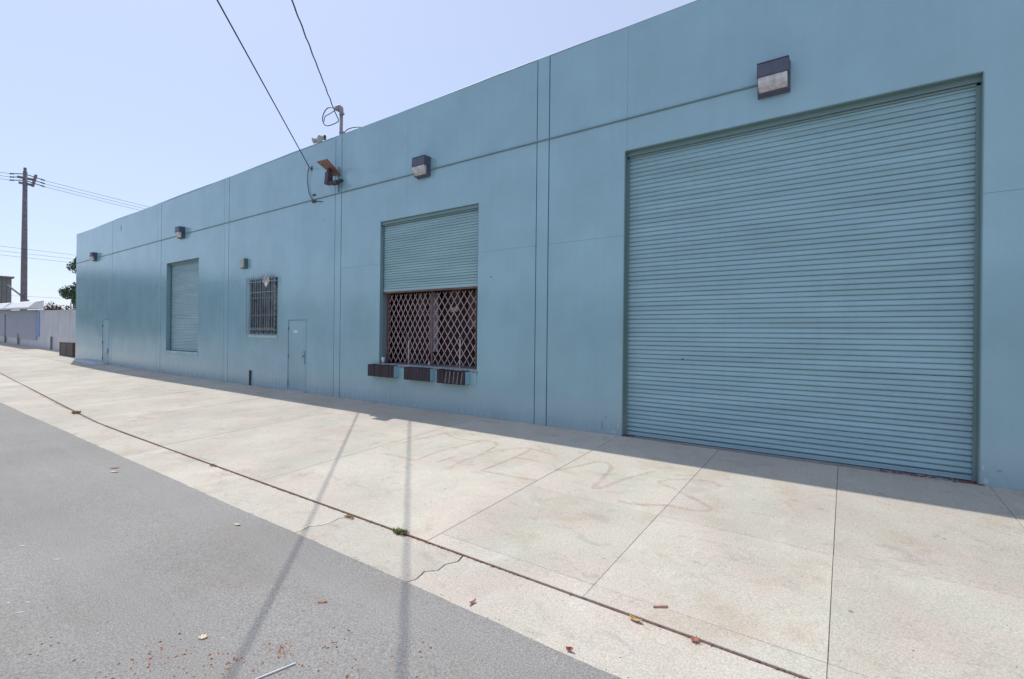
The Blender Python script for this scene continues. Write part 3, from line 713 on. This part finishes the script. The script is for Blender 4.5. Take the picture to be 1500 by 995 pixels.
# service mast with weatherhead and coiled slack
ms = empty('service_mast', (-11.99, .36, 6.7), 'grey service mast with weatherhead standing behind the parapet', 'mast')
m = MB(); m.tube([(0, 0, -.02), (0, 0, 1.52)], .048, 12); m.build('pipe', M_galv, ms, smooth=True)
m = MB(); m.tube([(.0, 0, 1.40), (.0, 0, 1.48), (-.015, -.01, 1.55), (-.05, -.03, 1.59), (-.09, -.06, 1.56), (-.115, -.07, 1.49)], [.055, .06, .075, .085, .085, .075], 12); m.build('weatherhead', M_galv, ms, smooth=True)
for z in (.85, 1.38):
    m = MB(); m.tube([(0, 0, z-.02), (0, 0, z+.02)], .06, 12); m.box(.03, .11, -.03, .03, z-.02, z+.02); m.build('clamp', M_galv, ms)
def smoothpts(P_, n=6):
    out = []; P_ = [Vector(p) for p in P_]
    for i in range(len(P_)-1):
        p0 = P_[max(i-1, 0)]; p1 = P_[i]; p2 = P_[i+1]; p3 = P_[min(i+2, len(P_)-1)]
        for k in range(n):
            t = k/n; out.append(.5*((2*p1)+(-p0+p2)*t+(2*p0-5*p1+4*p2-p3)*t*t+(-p0+3*p1-3*p2+p3)*t**3))
    out.append(P_[-1]); return out
Bst = Vector((-12.10, .22, 8.14))
m = MB(); m.tube(smoothpts([(-12.16, .25, 8.27), (-12.38, .18, 8.30), (-12.50, .12, 8.13), (-12.50, .1, 7.92), (-12.32, .08, 7.74), (-12.12, .12, 7.72), (-11.93, .22, 7.82), (-12.0, .22, 7.98), (-12.10, .22, 8.13)]), .014, 6)
m.tube(smoothpts([(-12.14, .25, 8.20), (-12.30, .2, 8.12), (-12.46, .15, 8.06), (-12.47, .12, 7.9)]), .011, 6)
tag(m.build('cable_coil', M_black, smooth=True), 'slack loop of black cable hanging beside the service mast', 'cable')
# the two service wires crossing to a pole on the other side of the street
def wire(name, p0, d, L, drop, sag, rad, label, cat='overhead wire', group=None, mat=None, twist=0, n=40):
    pts = []
    for i in range(n+1):
        t = L*i/n; p = Vector(p0)+Vector(d)*t; p.z += drop*t + sag*t*t
        if twist: p.x += twist*math.sin(t*9); p.z += twist*math.cos(t*7)
        pts.append(p)
    m = MB(); m.tube(pts, rad, 6); o = m.build(name, mat or M_black, smooth=True); return tag(o, label, cat, group)
A0 = (-12.90, -.05, 6.60); dA = Vector((.733, -.680, 0)); LA = 27.6
wire('service_wire', A0, dA, LA, .030, .0, .0135, 'smooth dark wire running from the wall hook up over the street', group='service wires crossing the street')
wire('service_wire', Bst, Vector((.736, -.677, 0)), LA, -.072, .0006, .0150, 'twisted dark cable running from the service mast over the street', group='service wires crossing the street', twist=.006, n=200)
pB = Vector(Bst)+Vector((.736, -.677, 0))*LA
hk = empty('wire_hook', (-12.86, 0, 6.58), 'small hook and white insulator anchoring the wire to the wall', 'hook')
m = MB(); m.tube([(0, 0, 0), (0, -.06, 0), (-.02, -.09, .02)], .012, 6); m.box(-.02, .03, -.012, 0, -.07, .07); m.build('hook', M_dkbrown, hk)
m = MB(); m.tube([(-.12, -.05, .02), (-.19, -.06, .03)], [.03, .022], 8); m.build('insulator', M_white, hk)
m = MB(); m.tube(smoothpts([(-12.92, -.06, 6.58), (-12.99, -.05, 6.40), (-13.0, -.04, 6.15), (-12.95, -.03, 5.9), (-12.85, -.03, 5.74), (-12.72, -.02, 5.60), (-12.55, -.015, 5.57), (-12.3, -.012, 5.52)]), .011, 6)
tag(m.build('drop_cable', M_black, smooth=True), 'thin black cable hanging down the wall from the hook', 'cable')
m = MB(); m.box(-12.79, -12.65, -.04, 0, 5.56, 5.62); m.box(-12.76, -12.66, -.04, 0, 5.76, 5.80); 
tag(m.build('cable_clamp', M_dkbrown), 'dark clamp holding the hanging cable where it meets the conduit', 'clamp')
m = MB(); m.tube(smoothpts([(-11.85, .30, 7.2), (-11.6, .15, 7.30), (-11.3, .05, 7.355), (-11.0, .06, 7.36), (-10.7, .1, 7.31), (-10.4, .2, 7.27), (-10.1, .34, 7.1)]), .013, 6)
tag(m.build('roof_cable', M_black, smooth=True), 'black cable bowed over the parapet right of the service mast', 'cable')

# ------------------------------------------------------------------ dock bumpers
def bumper(x, w_, z, label, mess):
    b = empty('dock_bumper', (x, 0, z), label, 'dock bumper', 'laminated rubber bumpers under the dock opening')
    m = MB(); n = int(w_*.82/.022); xx = 0; H_ = .30
    for i in range(n):
        d = .17+R.uniform(-.008, .006); zt = H_+R.uniform(-.012, .008)*(1+mess*2); zb = R.uniform(-.004, .006); sk = R.uniform(-.01, .01)*mess
        x0 = i*.022; m.hexa([(x0, -d, zb), (x0+.0212, -d, zb), (x0+.0195, -.01, zb), (x0, -.01, zb), (x0+sk, -d+R.uniform(0, .02)*mess, zt), (x0+.0195+sk, -d, zt), (x0+.0195, -.01, zt), (x0, -.01, zt)])
    o = m.build('rubber_layer', M_rubber, b); o['kind'] = 'stuff'
    e = n*.022
    m = MB(); m.box(e+.004, e+.012, -.15, -.002, .01, H_-.01); m.box(e+.012, w_, -.012, -.001, .01, H_-.01); m.build('steel_angle', M_wall2, b)
    m = MB(); m.box(-.012, -.003, -.15, -.002, .01, H_-.01); m.build('steel_angle', M_doorp, b)
    if mess:
        m = MB()
        for i in range(5):
            q = e*.3 + i*e*.14; m.hexa([(q, -.176, .02), (q+.03, -.182, .02), (q+.03, -.17, .02), (q, -.17, .02), (q+.05, -.185, H_-.01), (q+.066, -.18, H_-.03), (q+.066, -.165, H_-.03), (q+.05, -.165, H_-.01)])
        m.build('torn_strip', simple('pale_torn_rubber', (.22, .20, .22), .8, 0, .4, 30), b)
    return b
bumper(-10.02, 1.20, .685, 'leftmost laminated rubber dock bumper below the gate opening, set apart', 0)
bumper(-8.68, 1.06, .675, 'middle laminated rubber dock bumper below the gate opening', 0)
bumper(-7.60, 1.03, .665, 'frayed rubber dock bumper with torn strips at the right of the sill', 1)
# cup
cp = empty('paper_cup', (-9.70, .06, 1.012), 'white paper cup standing on the left end of the concrete sill', 'cup')
m = MB(); m.tube([(0, 0, 0), (0, 0, .145)], [.032, .046], 14); m.build('cup_body', M_white, cp, smooth=True)
m = MB(); m.tube([(0, 0, .145), (0, 0, .153)], .049, 14); m.build('rim', M_white, cp)
# rubble bits on the sill and door corners
def crumbs(name, pts, smin, smax, mat, label, flat=.5):
    m = MB()
    for (x, y, z) in pts:
        s_ = R.uniform(smin, smax); a = R.uniform(0, 6.28); e = R.uniform(.5, 1.6); ca, sa = math.cos(a), math.sin(a)
        vs = []
        for (u_, v_, w_) in ((-1, 0, 0), (1, 0, 0), (0, -1, 0), (0, 1, 0), (0, 0, 1)):
            X_ = u_*s_*e; Y_ = v_*s_/e**.5; vs.append((x+ca*X_-sa*Y_, y+sa*X_+ca*Y_, z+w_*s_*flat*R.uniform(.5, 1.3)))
        m.add(vs, [(0, 2, 4), (2, 1, 4), (1, 3, 4), (3, 0, 4)])
    o = m.build(name, mat); return tag(o, label, None, None, 'stuff')
crumbs('rubble', [(R.uniform(-9.7, -6.6), R.uniform(-.01, .2), 1.005) for _ in range(160)], .006, .02, simple('pale_rubble', (.40, .40, .42), .9), 'pale concrete crumbs scattered on the dock sill')

# ------------------------------------------------------------------ litter and growth on the ground
P_ = []
x = -16.0
while x < 4:
    dens = .35 + .65*max(0, math.sin(x*1.9+1)+.3) + (1.3 if -9 < x < -3.2 else 0)
    for _ in range(int(16*dens*R.uniform(.3, 1.6))):
        xx = x+R.uniform(0, .1); yy = yk(xx)-.006+R.gauss(-.010, .012); P_.append((xx, yy, zg(xx, yy)-.004 if yy < yk(xx)-.012 else zs(xx, yy)-.008))
    x += .1
for _ in range(900):
    xx = -16-R.expovariate(1/6); yy = yk(xx)-.005+R.gauss(-.01, .03); P_.append((xx, yy, zg(xx, yy)))
crumbs('kerb_debris', P_, .004, .013, simple('red_brown_litter', (.21, .09, .055), .9, 0, .5, 60), 'red brown leaf crumbs packed in the joint beside the sidewalk')
P_ = []
for l in (7, 8):
    for _ in range(160):
        t = R.random(); pts = lines[l]
        for (xa, ta), (xb, tb) in zip(pts, pts[1:]):
            if ta <= t <= tb: xx = xa+(xb-xa)*(t-ta)/(tb-ta); break
        yy = YA-.03+(yk(xx)-.012-YA+.03)*t; P_.append((xx+R.gauss(0, .012), yy, zg(xx, yy)-.004))
crumbs('crack_debris', P_, .003, .009, simple('dry_crack_litter', (.20, .13, .07), .9, 0, .5, 60), 'dry brown crumbs lodged in the cracks across the gutter strip')
P_ = []
for cx, cy, n_, sg in ((-2.98, -6.37, 26, .035), (-2.90, -6.39, 22, .03), (-3.09, -6.63, 28, .05), (-3.40, -6.80, 30, .10), (-2.57, -6.30, 26, .12), (-3.45, -7.0, 24, .10), (-2.70, -6.15, 14, .06), (-2.6, -6.55, 60, .22), (-4.1, -7.3, 14, .12), (-3.6, -6.26, 10, .08), (-2.2, -5.9, 20, .25), (-3.1, -6.9, 50, .25)):
    for _ in range(n_): xx, yy = R.gauss(cx, sg), R.gauss(cy, sg*.8); P_.append((xx, yy, za(xx, yy)))
crumbs('orange_crumbs', P_, .003, .0105, M_crumb, 'orange brown seed crumbs scattered on the near asphalt', .8)
P_ = []
for _ in range(1500):
    xx = R.uniform(-14, 2); yy = R.uniform(-7.7, -5.3) if R.random() < .6 else R.uniform(-5.3, -.3)
    if abs(yy+8.05) < .5: continue
    z = za(xx, yy) if yy < YA-.02 else (zg(xx, yy) if yy < yk(xx) else zs(xx, yy)); P_.append((xx, yy, z))
for _ in range(500):
    xx = R.uniform(-12, 2); yy = YA+R.gauss(0, .05); P_.append((xx, yy, max(zg(xx, yy), za(xx, yy))))
crumbs('loose_grit', P_, .002, .007, M_peb, 'dark grit and specks strewn over asphalt, gutter and sidewalk')
P_ = [(R.uniform(-36, 6), -abs(R.gauss(0, .03))-.005, 0) for _ in range(900)] + [(R.uniform(-3.2, 1.3), R.uniform(-.03, .10), 0) for _ in range(200)]
crumbs('wall_foot_grit', [(x, y, zs(x, y)+.001) for x, y, _ in P_], .003, .012, simple('pale_paint_flakes', (.34, .36, .38), .9, 0, .3, 40), 'pale paint flakes and grit along the foot of the wall')
P_ = [(R.gauss(-3.17, .05), R.uniform(-.02, .12), .008) for _ in range(40)] + [(R.gauss(1.26, .05), R.uniform(-.02, .12), .008) for _ in range(50)] + [(R.gauss(.7, .25), R.uniform(-.02, .10), .008) for _ in range(40)]
crumbs('corner_leaves', P_, .012, .03, simple('dark_red_leaf_litter', (.14, .05, .045), .8, 0, .5, 40), 'dark red leaf litter caught at the corners of the big shutter', .4)

def leaf(name, loc, outline, size, mat, label, rz=0, curl=.25, cat='leaf', tilt=0):
    bm = bmesh.new(); c_ = bm.verts.new((0, 0, size*.10)); ring = []
    for (x, y) in outline:
        d2 = x*x+y*y; ring.append(bm.verts.new((x*size, y*size, size*curl*(.25+d2*.8+R.uniform(-.08, .08)))))
    for i in range(len(ring)): bm.faces.new((c_, ring[i], ring[(i+1) % len(ring)]))
    me = bpy.data.meshes.new(name); bm.to_mesh(me); bm.free(); me.materials.append(mat)
    o = inst(name, me, None, loc, (tilt, 0, rz)); m_ = o.modifiers.new('thick', 'SOLIDIFY'); m_.thickness = .0015
    return tag(o, label, cat)
oval = [(math.cos(t)*1.0, math.sin(t)*.38) for t in [i*math.pi/6 for i in range(12)]]
maple = [(1, 0), (.5, .18), (.75, .6), (.28, .4), (.1, .95), (-.12, .42), (-.6, .6), (-.45, .15), (-1, 0), (-.45, -.18), (-.55, -.5), (-.1, -.35), (.15, -.7), (.3, -.3), (.7, -.45), (.5, -.12)]
leaf('fallen_leaf', (-3.47, -6.626, za(0, -6.6)+.002), maple, .038, M_leafpale, 'pale tan lobed leaf lying alone on the near asphalt', .6, .3)
leaf('fallen_leaf', (-3.223, -5.909, za(0, -5.9)+.002), oval, .036, M_leafred, 'narrow dark red leaf on the asphalt between the two wire shadows', .75, .2)
leaf('fallen_leaf', (-2.294, -5.258, zg(0, -5.26)+.002), oval, .036, M_leafred, 'curled reddish leaf on the gutter just right of the straight wire shadow', 1.4, .7)
leaf('fallen_leaf', (-1.443, -5.30, zg(0, -5.3)+.002), [(1, .1), (.7, .45), (.2, .6), (-.3, .5), (-.9, .2), (-.8, -.3), (-.2, -.5), (.5, -.4)], .026, M_leafred, 'crumpled red leaf standing at the asphalt edge', .2, 1.1, tilt=.5)
leaf('fallen_leaf', (-1.20, -4.78, zg(0, -4.78)+.004), oval, .05, M_leafyel, 'yellow brown curled leaf in the kerb joint', -.1, .5)
leaf('fallen_leaf', (-.80, -4.77, zg(0, -4.77)+.004), maple, .04, M_leafred, 'reddish leaf scraps wedged in the kerb joint at the right', 0, .6)
leaf('fallen_leaf', (-8.60, -5.70, za(-8, -5.7)+.002), oval, .055, M_leafpale, 'pale curled leaf on the asphalt farther up the street', .9, .5)
leaf('fallen_leaf', (-8.85, -5.63, za(-8, -5.6)+.002), oval, .06, M_leafred, 'reddish curled leaf on the asphalt farther up the street', 1.3, .4)
leaf('fallen_leaf', (-5.243, -5.576, za(-5, -5.6)+.002), oval, .04, M_leafpale, 'small pale leaf on the asphalt close to the gutter', .3, .4)
m = MB(); m.hexa([(-.055, -.012, 0), (.055, -.016, 0), (.05, .012, 0), (-.05, .014, 0), (-.05, -.01, .012), (.052, -.013, .016), (.048, .01, .014), (-.047, .011, .01)])
o = m.build('wood_chip', M_chip, loc=(-1.10, -4.545, zs(0, -4.545)+.002)); o.rotation_euler = (0, 0, .62); tag(o, 'flat pinkish wood chip lying on the sidewalk near the kerb', 'wood chip')
m = MB(); p0 = Vector((-2.743, -6.405, za(0, -6.4)+.006)); p1 = Vector((-2.80, -6.62, za(0, -6.6)+.006)); m.tube([p0, (p0+p1)/2+Vector((.002, 0, .002)), p1], .0045, 6)
tag(m.build('white_stick', M_stick), 'thin white plastic stick on the asphalt at the bottom edge', 'stick')
for i, (x, y, rz, sz) in enumerate(((-5.683, -6.897, .7, .03), (-6.291, -7.011, .6, .03), (-4.951, -7.204, .6, .02), (-5.05, -7.287, .4, .018), (-4.811, -7.262, .9, .022))):
    leaf('paper_scrap', (x, y, za(x, y)+.002), [(1, 0), (.6, .22), (0, .28), (-.7, .15), (-1, -.1), (-.2, -.12), (.5, -.15)], sz, M_white,
         ['longer white sliver of litter on the asphalt at left', 'white sliver of litter farthest up the asphalt at left', 'white scrap above a lone pair of pale slivers at left edge', 'small bright white scrap nearest the left edge of the picture', 'faint white scrap lowest at left on the asphalt'][i], rz, .1, 'litter')
def weed(loc, n_, rad, mat, label, name='weed_tuft'):
    m = MB()
    for _ in range(n_):
        a = R.uniform(0, 6.28); d = R.random()**.7*rad; bx, by = math.cos(a)*d*1.5, math.sin(a)*d*.7; h_ = R.uniform(.4, 1)*rad*.45
        a2 = R.uniform(0, 6.28); w_ = rad*.10; l = rad*.28
        m.add([(bx-w_*math.sin(a2), by+w_*math.cos(a2), h_*.3), (bx+w_*math.sin(a2), by-w_*math.cos(a2), h_*.3), (bx+l*math.cos(a2), by+l*math.sin(a2), h_), ], [(0, 1, 2)])
        m.add([(bx-.002, by, -.01), (bx+.002, by, -.01), (bx, by, h_)], [(0, 1, 2)])
    o = m.build(name, mat, loc=loc); return tag(o, label, 'weed', 'weeds in the kerb joint')
weed((-3.66, -4.745, zg(0, -4.745)+.006), 240, .07, M_weed, 'green weed tuft in the kerb joint on the straight wire shadow')
weed((-15.2, -4.64, zg(-15, -4.64)+.006), 160, .12, M_weed2, 'yellowing weed tuft in the kerb joint farther up the street')
weed((-7.75, -4.75, zg(0, -4.745)+.004), 60, .06, M_weed2, 'sparse dry weed in the kerb joint left of the leaning wire shadow')
weed((-4.42, -4.80, zg(0, -4.8)+.004), 80, .05, M_weed2, 'little dry weed where the left gutter crack meets the kerb')

# graffiti strokes on the sidewalk, thin film of worn paint
gf = empty('graffiti', (0, 0, 0), 'faded red spray painted letters on the sunlit sidewalk', 'graffiti')
def stroke(pts, w_=.06):
    P2 = smoothpts([(x, y, 0) for x, y in pts], 8) if len(pts) > 2 else [Vector((pts[0][0]+(pts[1][0]-pts[0][0])*k/8, pts[0][1]+(pts[1][1]-pts[0][1])*k/8, 0)) for k in range(9)]
    m = MB()
    for i, p in enumerate(P2):
        t = (P2[min(i+1, len(P2)-1)]-P2[max(i-1, 0)]).normalized(); nn = Vector((-t.y, t.x, 0))*w_*.5*R.uniform(.75, 1.2)
        for q in (p-nn, p+nn): m.v.append((q.x, q.y, zs(q.x, q.y)+.0045))
    for i in range(len(P2)-1): m.f.append((2*i, 2*i+1, 2*i+3, 2*i+2))
    m.build('letter_stroke', M_graf, gf)
for st in ([(-6.32, -2.77), (-6.22, -2.25), (-6.09, -1.46)], [(-6.03, -3.0), (-5.72, -2.97), (-5.30, -3.0)], [(-5.30, -3.0), (-5.33, -2.33), (-5.16, -1.60)], [(-5.16, -1.60), (-5.66, -1.67), (-6.09, -1.46)],
           [(-4.62, -2.99), (-4.68, -2.55), (-4.65, -2.23), (-4.82, -1.58), (-5.2, -1.54)], [(-4.97, -2.87), (-4.93, -2.48)], [(-4.65, -2.23), (-4.46, -1.71), (-4.17, -1.50)],
           [(-3.60, -1.655), (-4.15, -1.52)], [(-4.15, -1.52), (-4.12, -2.05), (-4.165, -2.83)], [(-4.165, -2.83), (-3.54, -2.776), (-3.29, -2.75)], [(-4.12, -2.055), (-3.69, -2.035)],
           [(-3.295, -2.29), (-3.11, -1.915), (-2.93, -1.56), (-2.70, -1.73), (-2.62, -2.16), (-2.56, -2.62)], [(-2.56, -2.62), (-2.46, -2.50), (-2.365, -2.11), (-2.13, -1.60)],
           [(-1.26, -1.73), (-1.387, -1.60), (-1.67, -1.675), (-1.92, -1.89), (-1.92, -1.99), (-1.67, -2.14), (-1.36, -2.35)], [(-1.36, -2.35), (-1.2, -2.5), (-1.34, -2.64), (-1.62, -2.66), (-1.94, -2.81), (-2.14, -2.82)]): stroke(st)

# ------------------------------------------------------------------ beyond the far corner
lw = empty('low_wall', (-36.3, 1.2, 0), 'low dirty white wall beyond the far end of the warehouse', 'wall')
def lwp(x0, x1, y0, y1, za_, zb_, name, mat, parent=lw, bot=-.2, n=6, ztop=None):
    m = MB()
    for i in range(n+1):
        x = x0+(x1-x0)*i/n; g_ = gz(x); m.v += [(x+36.3, y0, g_+za_), (x+36.3, y1, g_+za_), (x+36.3, y1, g_+zb_), (x+36.3, y0, g_+zb_)]
    for i in range(n):
        for j in range(4): a = i*4; m.f.append((a+j, a+(j+1) % 4, a+4+(j+1) % 4, a+4+j))
    m.f.append((0, 1, 2, 3)); a = n*4; m.f.append((a, a+1, a+2, a+3)); return m.build(name, mat, parent)
lwp(-51.3, -36.2, 0, .25, -.3, 2.88, 'wall_panel', M_ww)
lwp(-92, -51.33, 0, .25, -.3, 3.0, 'wall_panel', M_ww)
lwp(-52.0, -36.2, -.03, .28, 2.88, 2.93, 'coping', simple('pale_coping', (.55, .55, .55), .7))
lwp(-92, -51.9, -.06, -.004, .62, 2.95, 'awning_shade_panel', M_bw)  # sheet coloured as the shade below the awning
lwp(-51.85, -51.1, -.05, -.003, .9, 2.86, 'blue_painted_strip', M_blue)
for x in (-63.5, -58.2, -47.5):
    lwp(x, x+.18, -.10, -.004, -.2, 1.0 if x > -60 else 2.7, 'downpipe', simple('grey_downpipe', (.22, .23, .25), .6), n=1)
aw = empty('awning', (-51.0, 1.2, 0), 'bright white sloping awning along the top of the low wall', 'awning')
n_ = 20; m = MB()
for i in range(n_+1):
    x = -.2-40.0*i/n_; g_ = gz(x-51.0); zz = 3.05+g_
    m.v += [(x, -.62, zz), (x, -.64, zz+.10), (x, -.2, zz+.58), (x, .25, zz+.70), (x, .25, zz+.02)]
for i in range(n_):
    for j in range(5): a = i*5; m.f.append((a+j, a+(j+1) % 5, a+5+(j+1) % 5, a+5+j))
m.f.append((0, 1, 2, 3, 4)); a = n_*5; m.f.append((a, a+1, a+2, a+3, a+4))
m.build('awning_sheet', M_awn, aw, bevel=.05)
# sign-like box at the corner
cb = empty('crate', (-39.0, .5, gz(-39)), 'weathered grey brown plywood crate at the far corner of the warehouse', 'crate')
for k, (x0, x1, y0, y1) in enumerate(((-1.45, 1.35, -.30, -.275), (-1.45, 1.35, .36, .385), (-1.45, -1.42, -.274, .359), (1.32, 1.35, -.274, .359))):
    m = MB(); m.box(x0, x1, y0, y1, -.06, .82); m.build('side_panel', M_redply if k == 3 else M_ply, cb)
m = MB(); m.box(-1.5, 1.4, -.33, .41, .821, .85); m.build('lid', M_ply, cb)
for x in (-1.4, -.05, 1.28): 
    m = MB(); m.box(x-.04, x+.04, -.325, -.301, -.06, .82); m.build('batten', M_ply, cb)
# grey shed
sh = empty('shed', (-103, 5, gz(-86)), 'grey vertical sided shed rising behind the white awning', 'shed')
g_ = gz(-86); hh = 9.5-g_
m = MB(); m.box(-16, -.05, .05, 2.5, 0, hh); m.build('wall', M_shed, sh)
for i in range(23):
    x = -16+i*.69; m = MB(); m.box(x, x+.62, -.02, .049, 0, hh-.001); m.build('siding_board', M_shed, sh)
for i in range(5):
    y = .06+i*.49; m = MB(); m.box(-.049, .01, y, y+.43, 0, hh-.001); m.build('siding_board', M_shed, sh)
m = MB(); m.box(-16.3, .30, -.25, 2.75, hh, hh+.24); m.build('roof_cap', M_wood, sh)
m = MB(); m.tube([(-86.0, 4.6, 7.3), (-74.6, 4.6, 4.9)], .10, 8)
tag(m.build('sloping_pipe', M_dkbrown), 'dark sloping pipe running down from the grey shed', 'pipe')
m = MB(); m.tube([(-76.5, 4.6, .4), (-76.5, 4.6, 5.3)], .09, 8); tag(m.build('pipe_post', M_dkbrown), 'dark post holding the sloping pipe behind the awning', 'post')
# utility pole
up = empty('utility_pole', (-67.5, 3, gz(-67.5)), 'tall wooden utility pole beyond the white awning', 'utility pole')
g_ = gz(-67.5)
m = MB(); m.tube([(0, 0, -.6), (0, 0, 8), (0, 0, 17.6-g_)], [.27, .24, .17], 12); m.build('shaft', M_wood, up, smooth=True)
m = MB(); m.tube([(-.05, 0, 17.0-g_), (-.05, 0, 18.0-g_)], .12, 8); m.build('pole_top', M_wood, up)
m = MB(); m.box(-.10, .10, -.55, .75, 16.85-g_, 17.05-g_); m.box(-.10, .10, -.45, .60, 16.3-g_, 16.5-g_); m.tube([(.2, .5, 16.2-g_), (.2, .75, 17.45-g_)], .12, 8); m.build('crossarm', M_wood, up)
for dz in (0, -.33, -.64):
    for sg, yy in ((1, 1.45), (-1, -1.1)):
        m = MB(); m.tube([(0, .1*sg, 17.35+dz-g_), (0, yy, 17.10+dz-g_)], .045, 6)
        for q in range(3): m.tube([(0, yy-sg*(.08+.10*q)-.02, 17.12+dz-g_+.02*q), (0, yy-sg*(.08+.10*q)+.02, 17.12+dz-g_+.02*q)], .09, 8)
        m.build('insulator', M_dkbrown, up)
M_farwire = simple('grey_power_line', (.10, .10, .12), .6)
for i, dz in enumerate((0, -.33, -.64)):
    wire('power_line', (-67.5, 4.4, 17.1+dz), (0, 1, 0), 44, -.085, .0009, .018, ['topmost', 'middle', 'lowest'][i]+' thin power line leading right from the utility pole over the warehouse corner', 'power line', 'power lines on the right of the utility pole', M_farwire, n=14)
    wire('power_line', (-67.5, 1.9, 17.1+dz), (0, -1, 0), 44, -.06, .0012, .018, ['topmost', 'middle', 'lowest'][i]+' thin power line leaving the utility pole to the left', 'power line', 'power lines on the left of the utility pole', M_farwire, n=14)
for z0, hw in ((9.75, 'upper'), (9.3, 'middle'), (8.9, 'lower')):
    wire('telephone_line', (-67.25, 50, z0-.6), (0, -1, 0), 95, .0145, 0, .014, hw+' faint line crossing halfway up the utility pole', 'telephone line', 'lower lines strung past the utility pole', M_farwire, n=10)
wire('telephone_line', (-67.25, 50, 5.2), (0, -1, 0), 90, -.002, 0, .012, 'lowest faint line just above the low white wall', 'telephone line', None, M_farwire, n=6)

# trees
def tree(name, x, y, H, rad, label, mat=M_leaf, n_=2600, leafs=.16, seed=1, low=.35, group=None):
    rr = random.Random(seed); g_ = gz(x)
    t = empty(name, (x, y, g_-.1), label, 'tree', group)
    m = MB(); m.tube([(0, 0, 0), (.1, .05, H*.25), (.0, .1, H*.5), (.05, 0, H*.75)], [H*.028, H*.022, H*.015, H*.006], 8)
    clumps = []
    for k in range(16):
        a = rr.uniform(0, 6.28); el = rr.uniform(low, .95); d = rad*rr.uniform(.25, .85)*math.sin(max(.25, math.pi*min(.95, (el-low+.15)/(1.1-low))))
        c_ = Vector((math.cos(a)*d, math.sin(a)*d, H*el)); clumps.append((c_, max(.62, rad*rr.uniform(.22, .46))))
        m.tube([(0, .05, H*rr.uniform(.25, .5)), tuple(c_*.6+Vector((0, 0, H*.15))), tuple(c_)], [H*.011, H*.007, H*.002], 5)
    m.build('trunk', M_bark, t)
    m = MB()
    for _ in range(n_):
        c_, cr_ = rr.choice(clumps); v = Vector((rr.gauss(0, 1), rr.gauss(0, 1), rr.gauss(0, .8))).normalized()*cr_*rr.random()**.4; p = c_+v
        a = Vector((rr.gauss(0, 1), rr.gauss(0, 1), rr.gauss(0, 1))).normalized(); b = a.orthogonal().normalized(); l = leafs*rr.uniform(.6, 1.4)
        m.add([p-a*l, p+b*l*.5, p+a*l, p-b*l*.5], [(0, 1, 2, 3)])
    m.build('crown', mat, t); return t
tree('broadleaf_tree', -61.0, 6.0, 9.2, 1.5, 'dark green tree showing just left of the warehouse corner', leafmat('hazed_tree_foliage', (.05, .085, .045), (.12, .16, .09)), 4200, .11, 5, .45)  # paler leaf colour carries the distance haze
for i, (x, y, H_, rd) in enumerate(((-54.6, 2.6, 3.45, .95), (-52.3, 2.5, 3.2, .8), (-48.6, 2.5, 3.15, .7), (-46.8, 2.4, 3.3, .6))):
    t = tree('flowering_bush', x, y, H_, rd, ['reddish flowering bush poking above the wall beside the awning end', 'low reddish bush top second along the wall from the awning', 'low reddish bush top third along the wall from the awning', 'reddish bush top above the wall close to the green tree'][i], M_leafp, 900, .09, 20+i, .55)
    t['category'] = 'bush'

# ------------------------------------------------------------------ other side of the street (behind the camera, seen only as reflections)
op = empty('opposite_building', (0, -21.6, -.2), 'low off white industrial building across the street', 'building')
m = MB(); m.box(-52, 26, -12, 0, 0, 5.2); m.build('wall', M_offw, op)
m = MB(); m.box(-52.2, 26.2, -12.2, .15, 5.2, 5.4); m.build('roof', M_shed, op)
for x in (-44, -30, -16, -2, 12):
    m = MB(); m.box(x, x+3.6, .001, .06, .2, 3.6); m.build('roller_door', M_shed, op)
    m = MB(); m.box(x+6, x+9, .001, .05, 2.2, 3.4); m.build('window', M_redglaze, op)
for i, (x, H_) in enumerate(((-60, 7.2), (-67, 8.0), (-75, 8.8), (-84, 9.6), (-94, 10.5), (-105, 11.2), (-118, 12), (-133, 13), (-150, 14))):
    t = tree('street_tree', x, -21.5-(i % 2)*1.5, H_, H_*.62, ('nearest', 'second', 'third', 'fourth', 'fifth', 'sixth', 'seventh', 'eighth', 'farthest')[i]+' leafy street tree past the end of the opposite building', M_leaf, 2600, .42, 40+i, .12, 'street trees across the street')
sp = empty('street_pole', (8.0, -18.9, -.15), 'wooden pole across the street holding the service wires', 'utility pole')
m = MB(); m.tube([(0, 0, -.4), (0, 0, 10.2)], [.17, .12], 12); m.build('shaft', M_wood, sp, smooth=True)
m = MB(); m.box(-.6, .6, -.06, .06, 9.3, 9.45); m.build('crossarm', M_wood, sp)
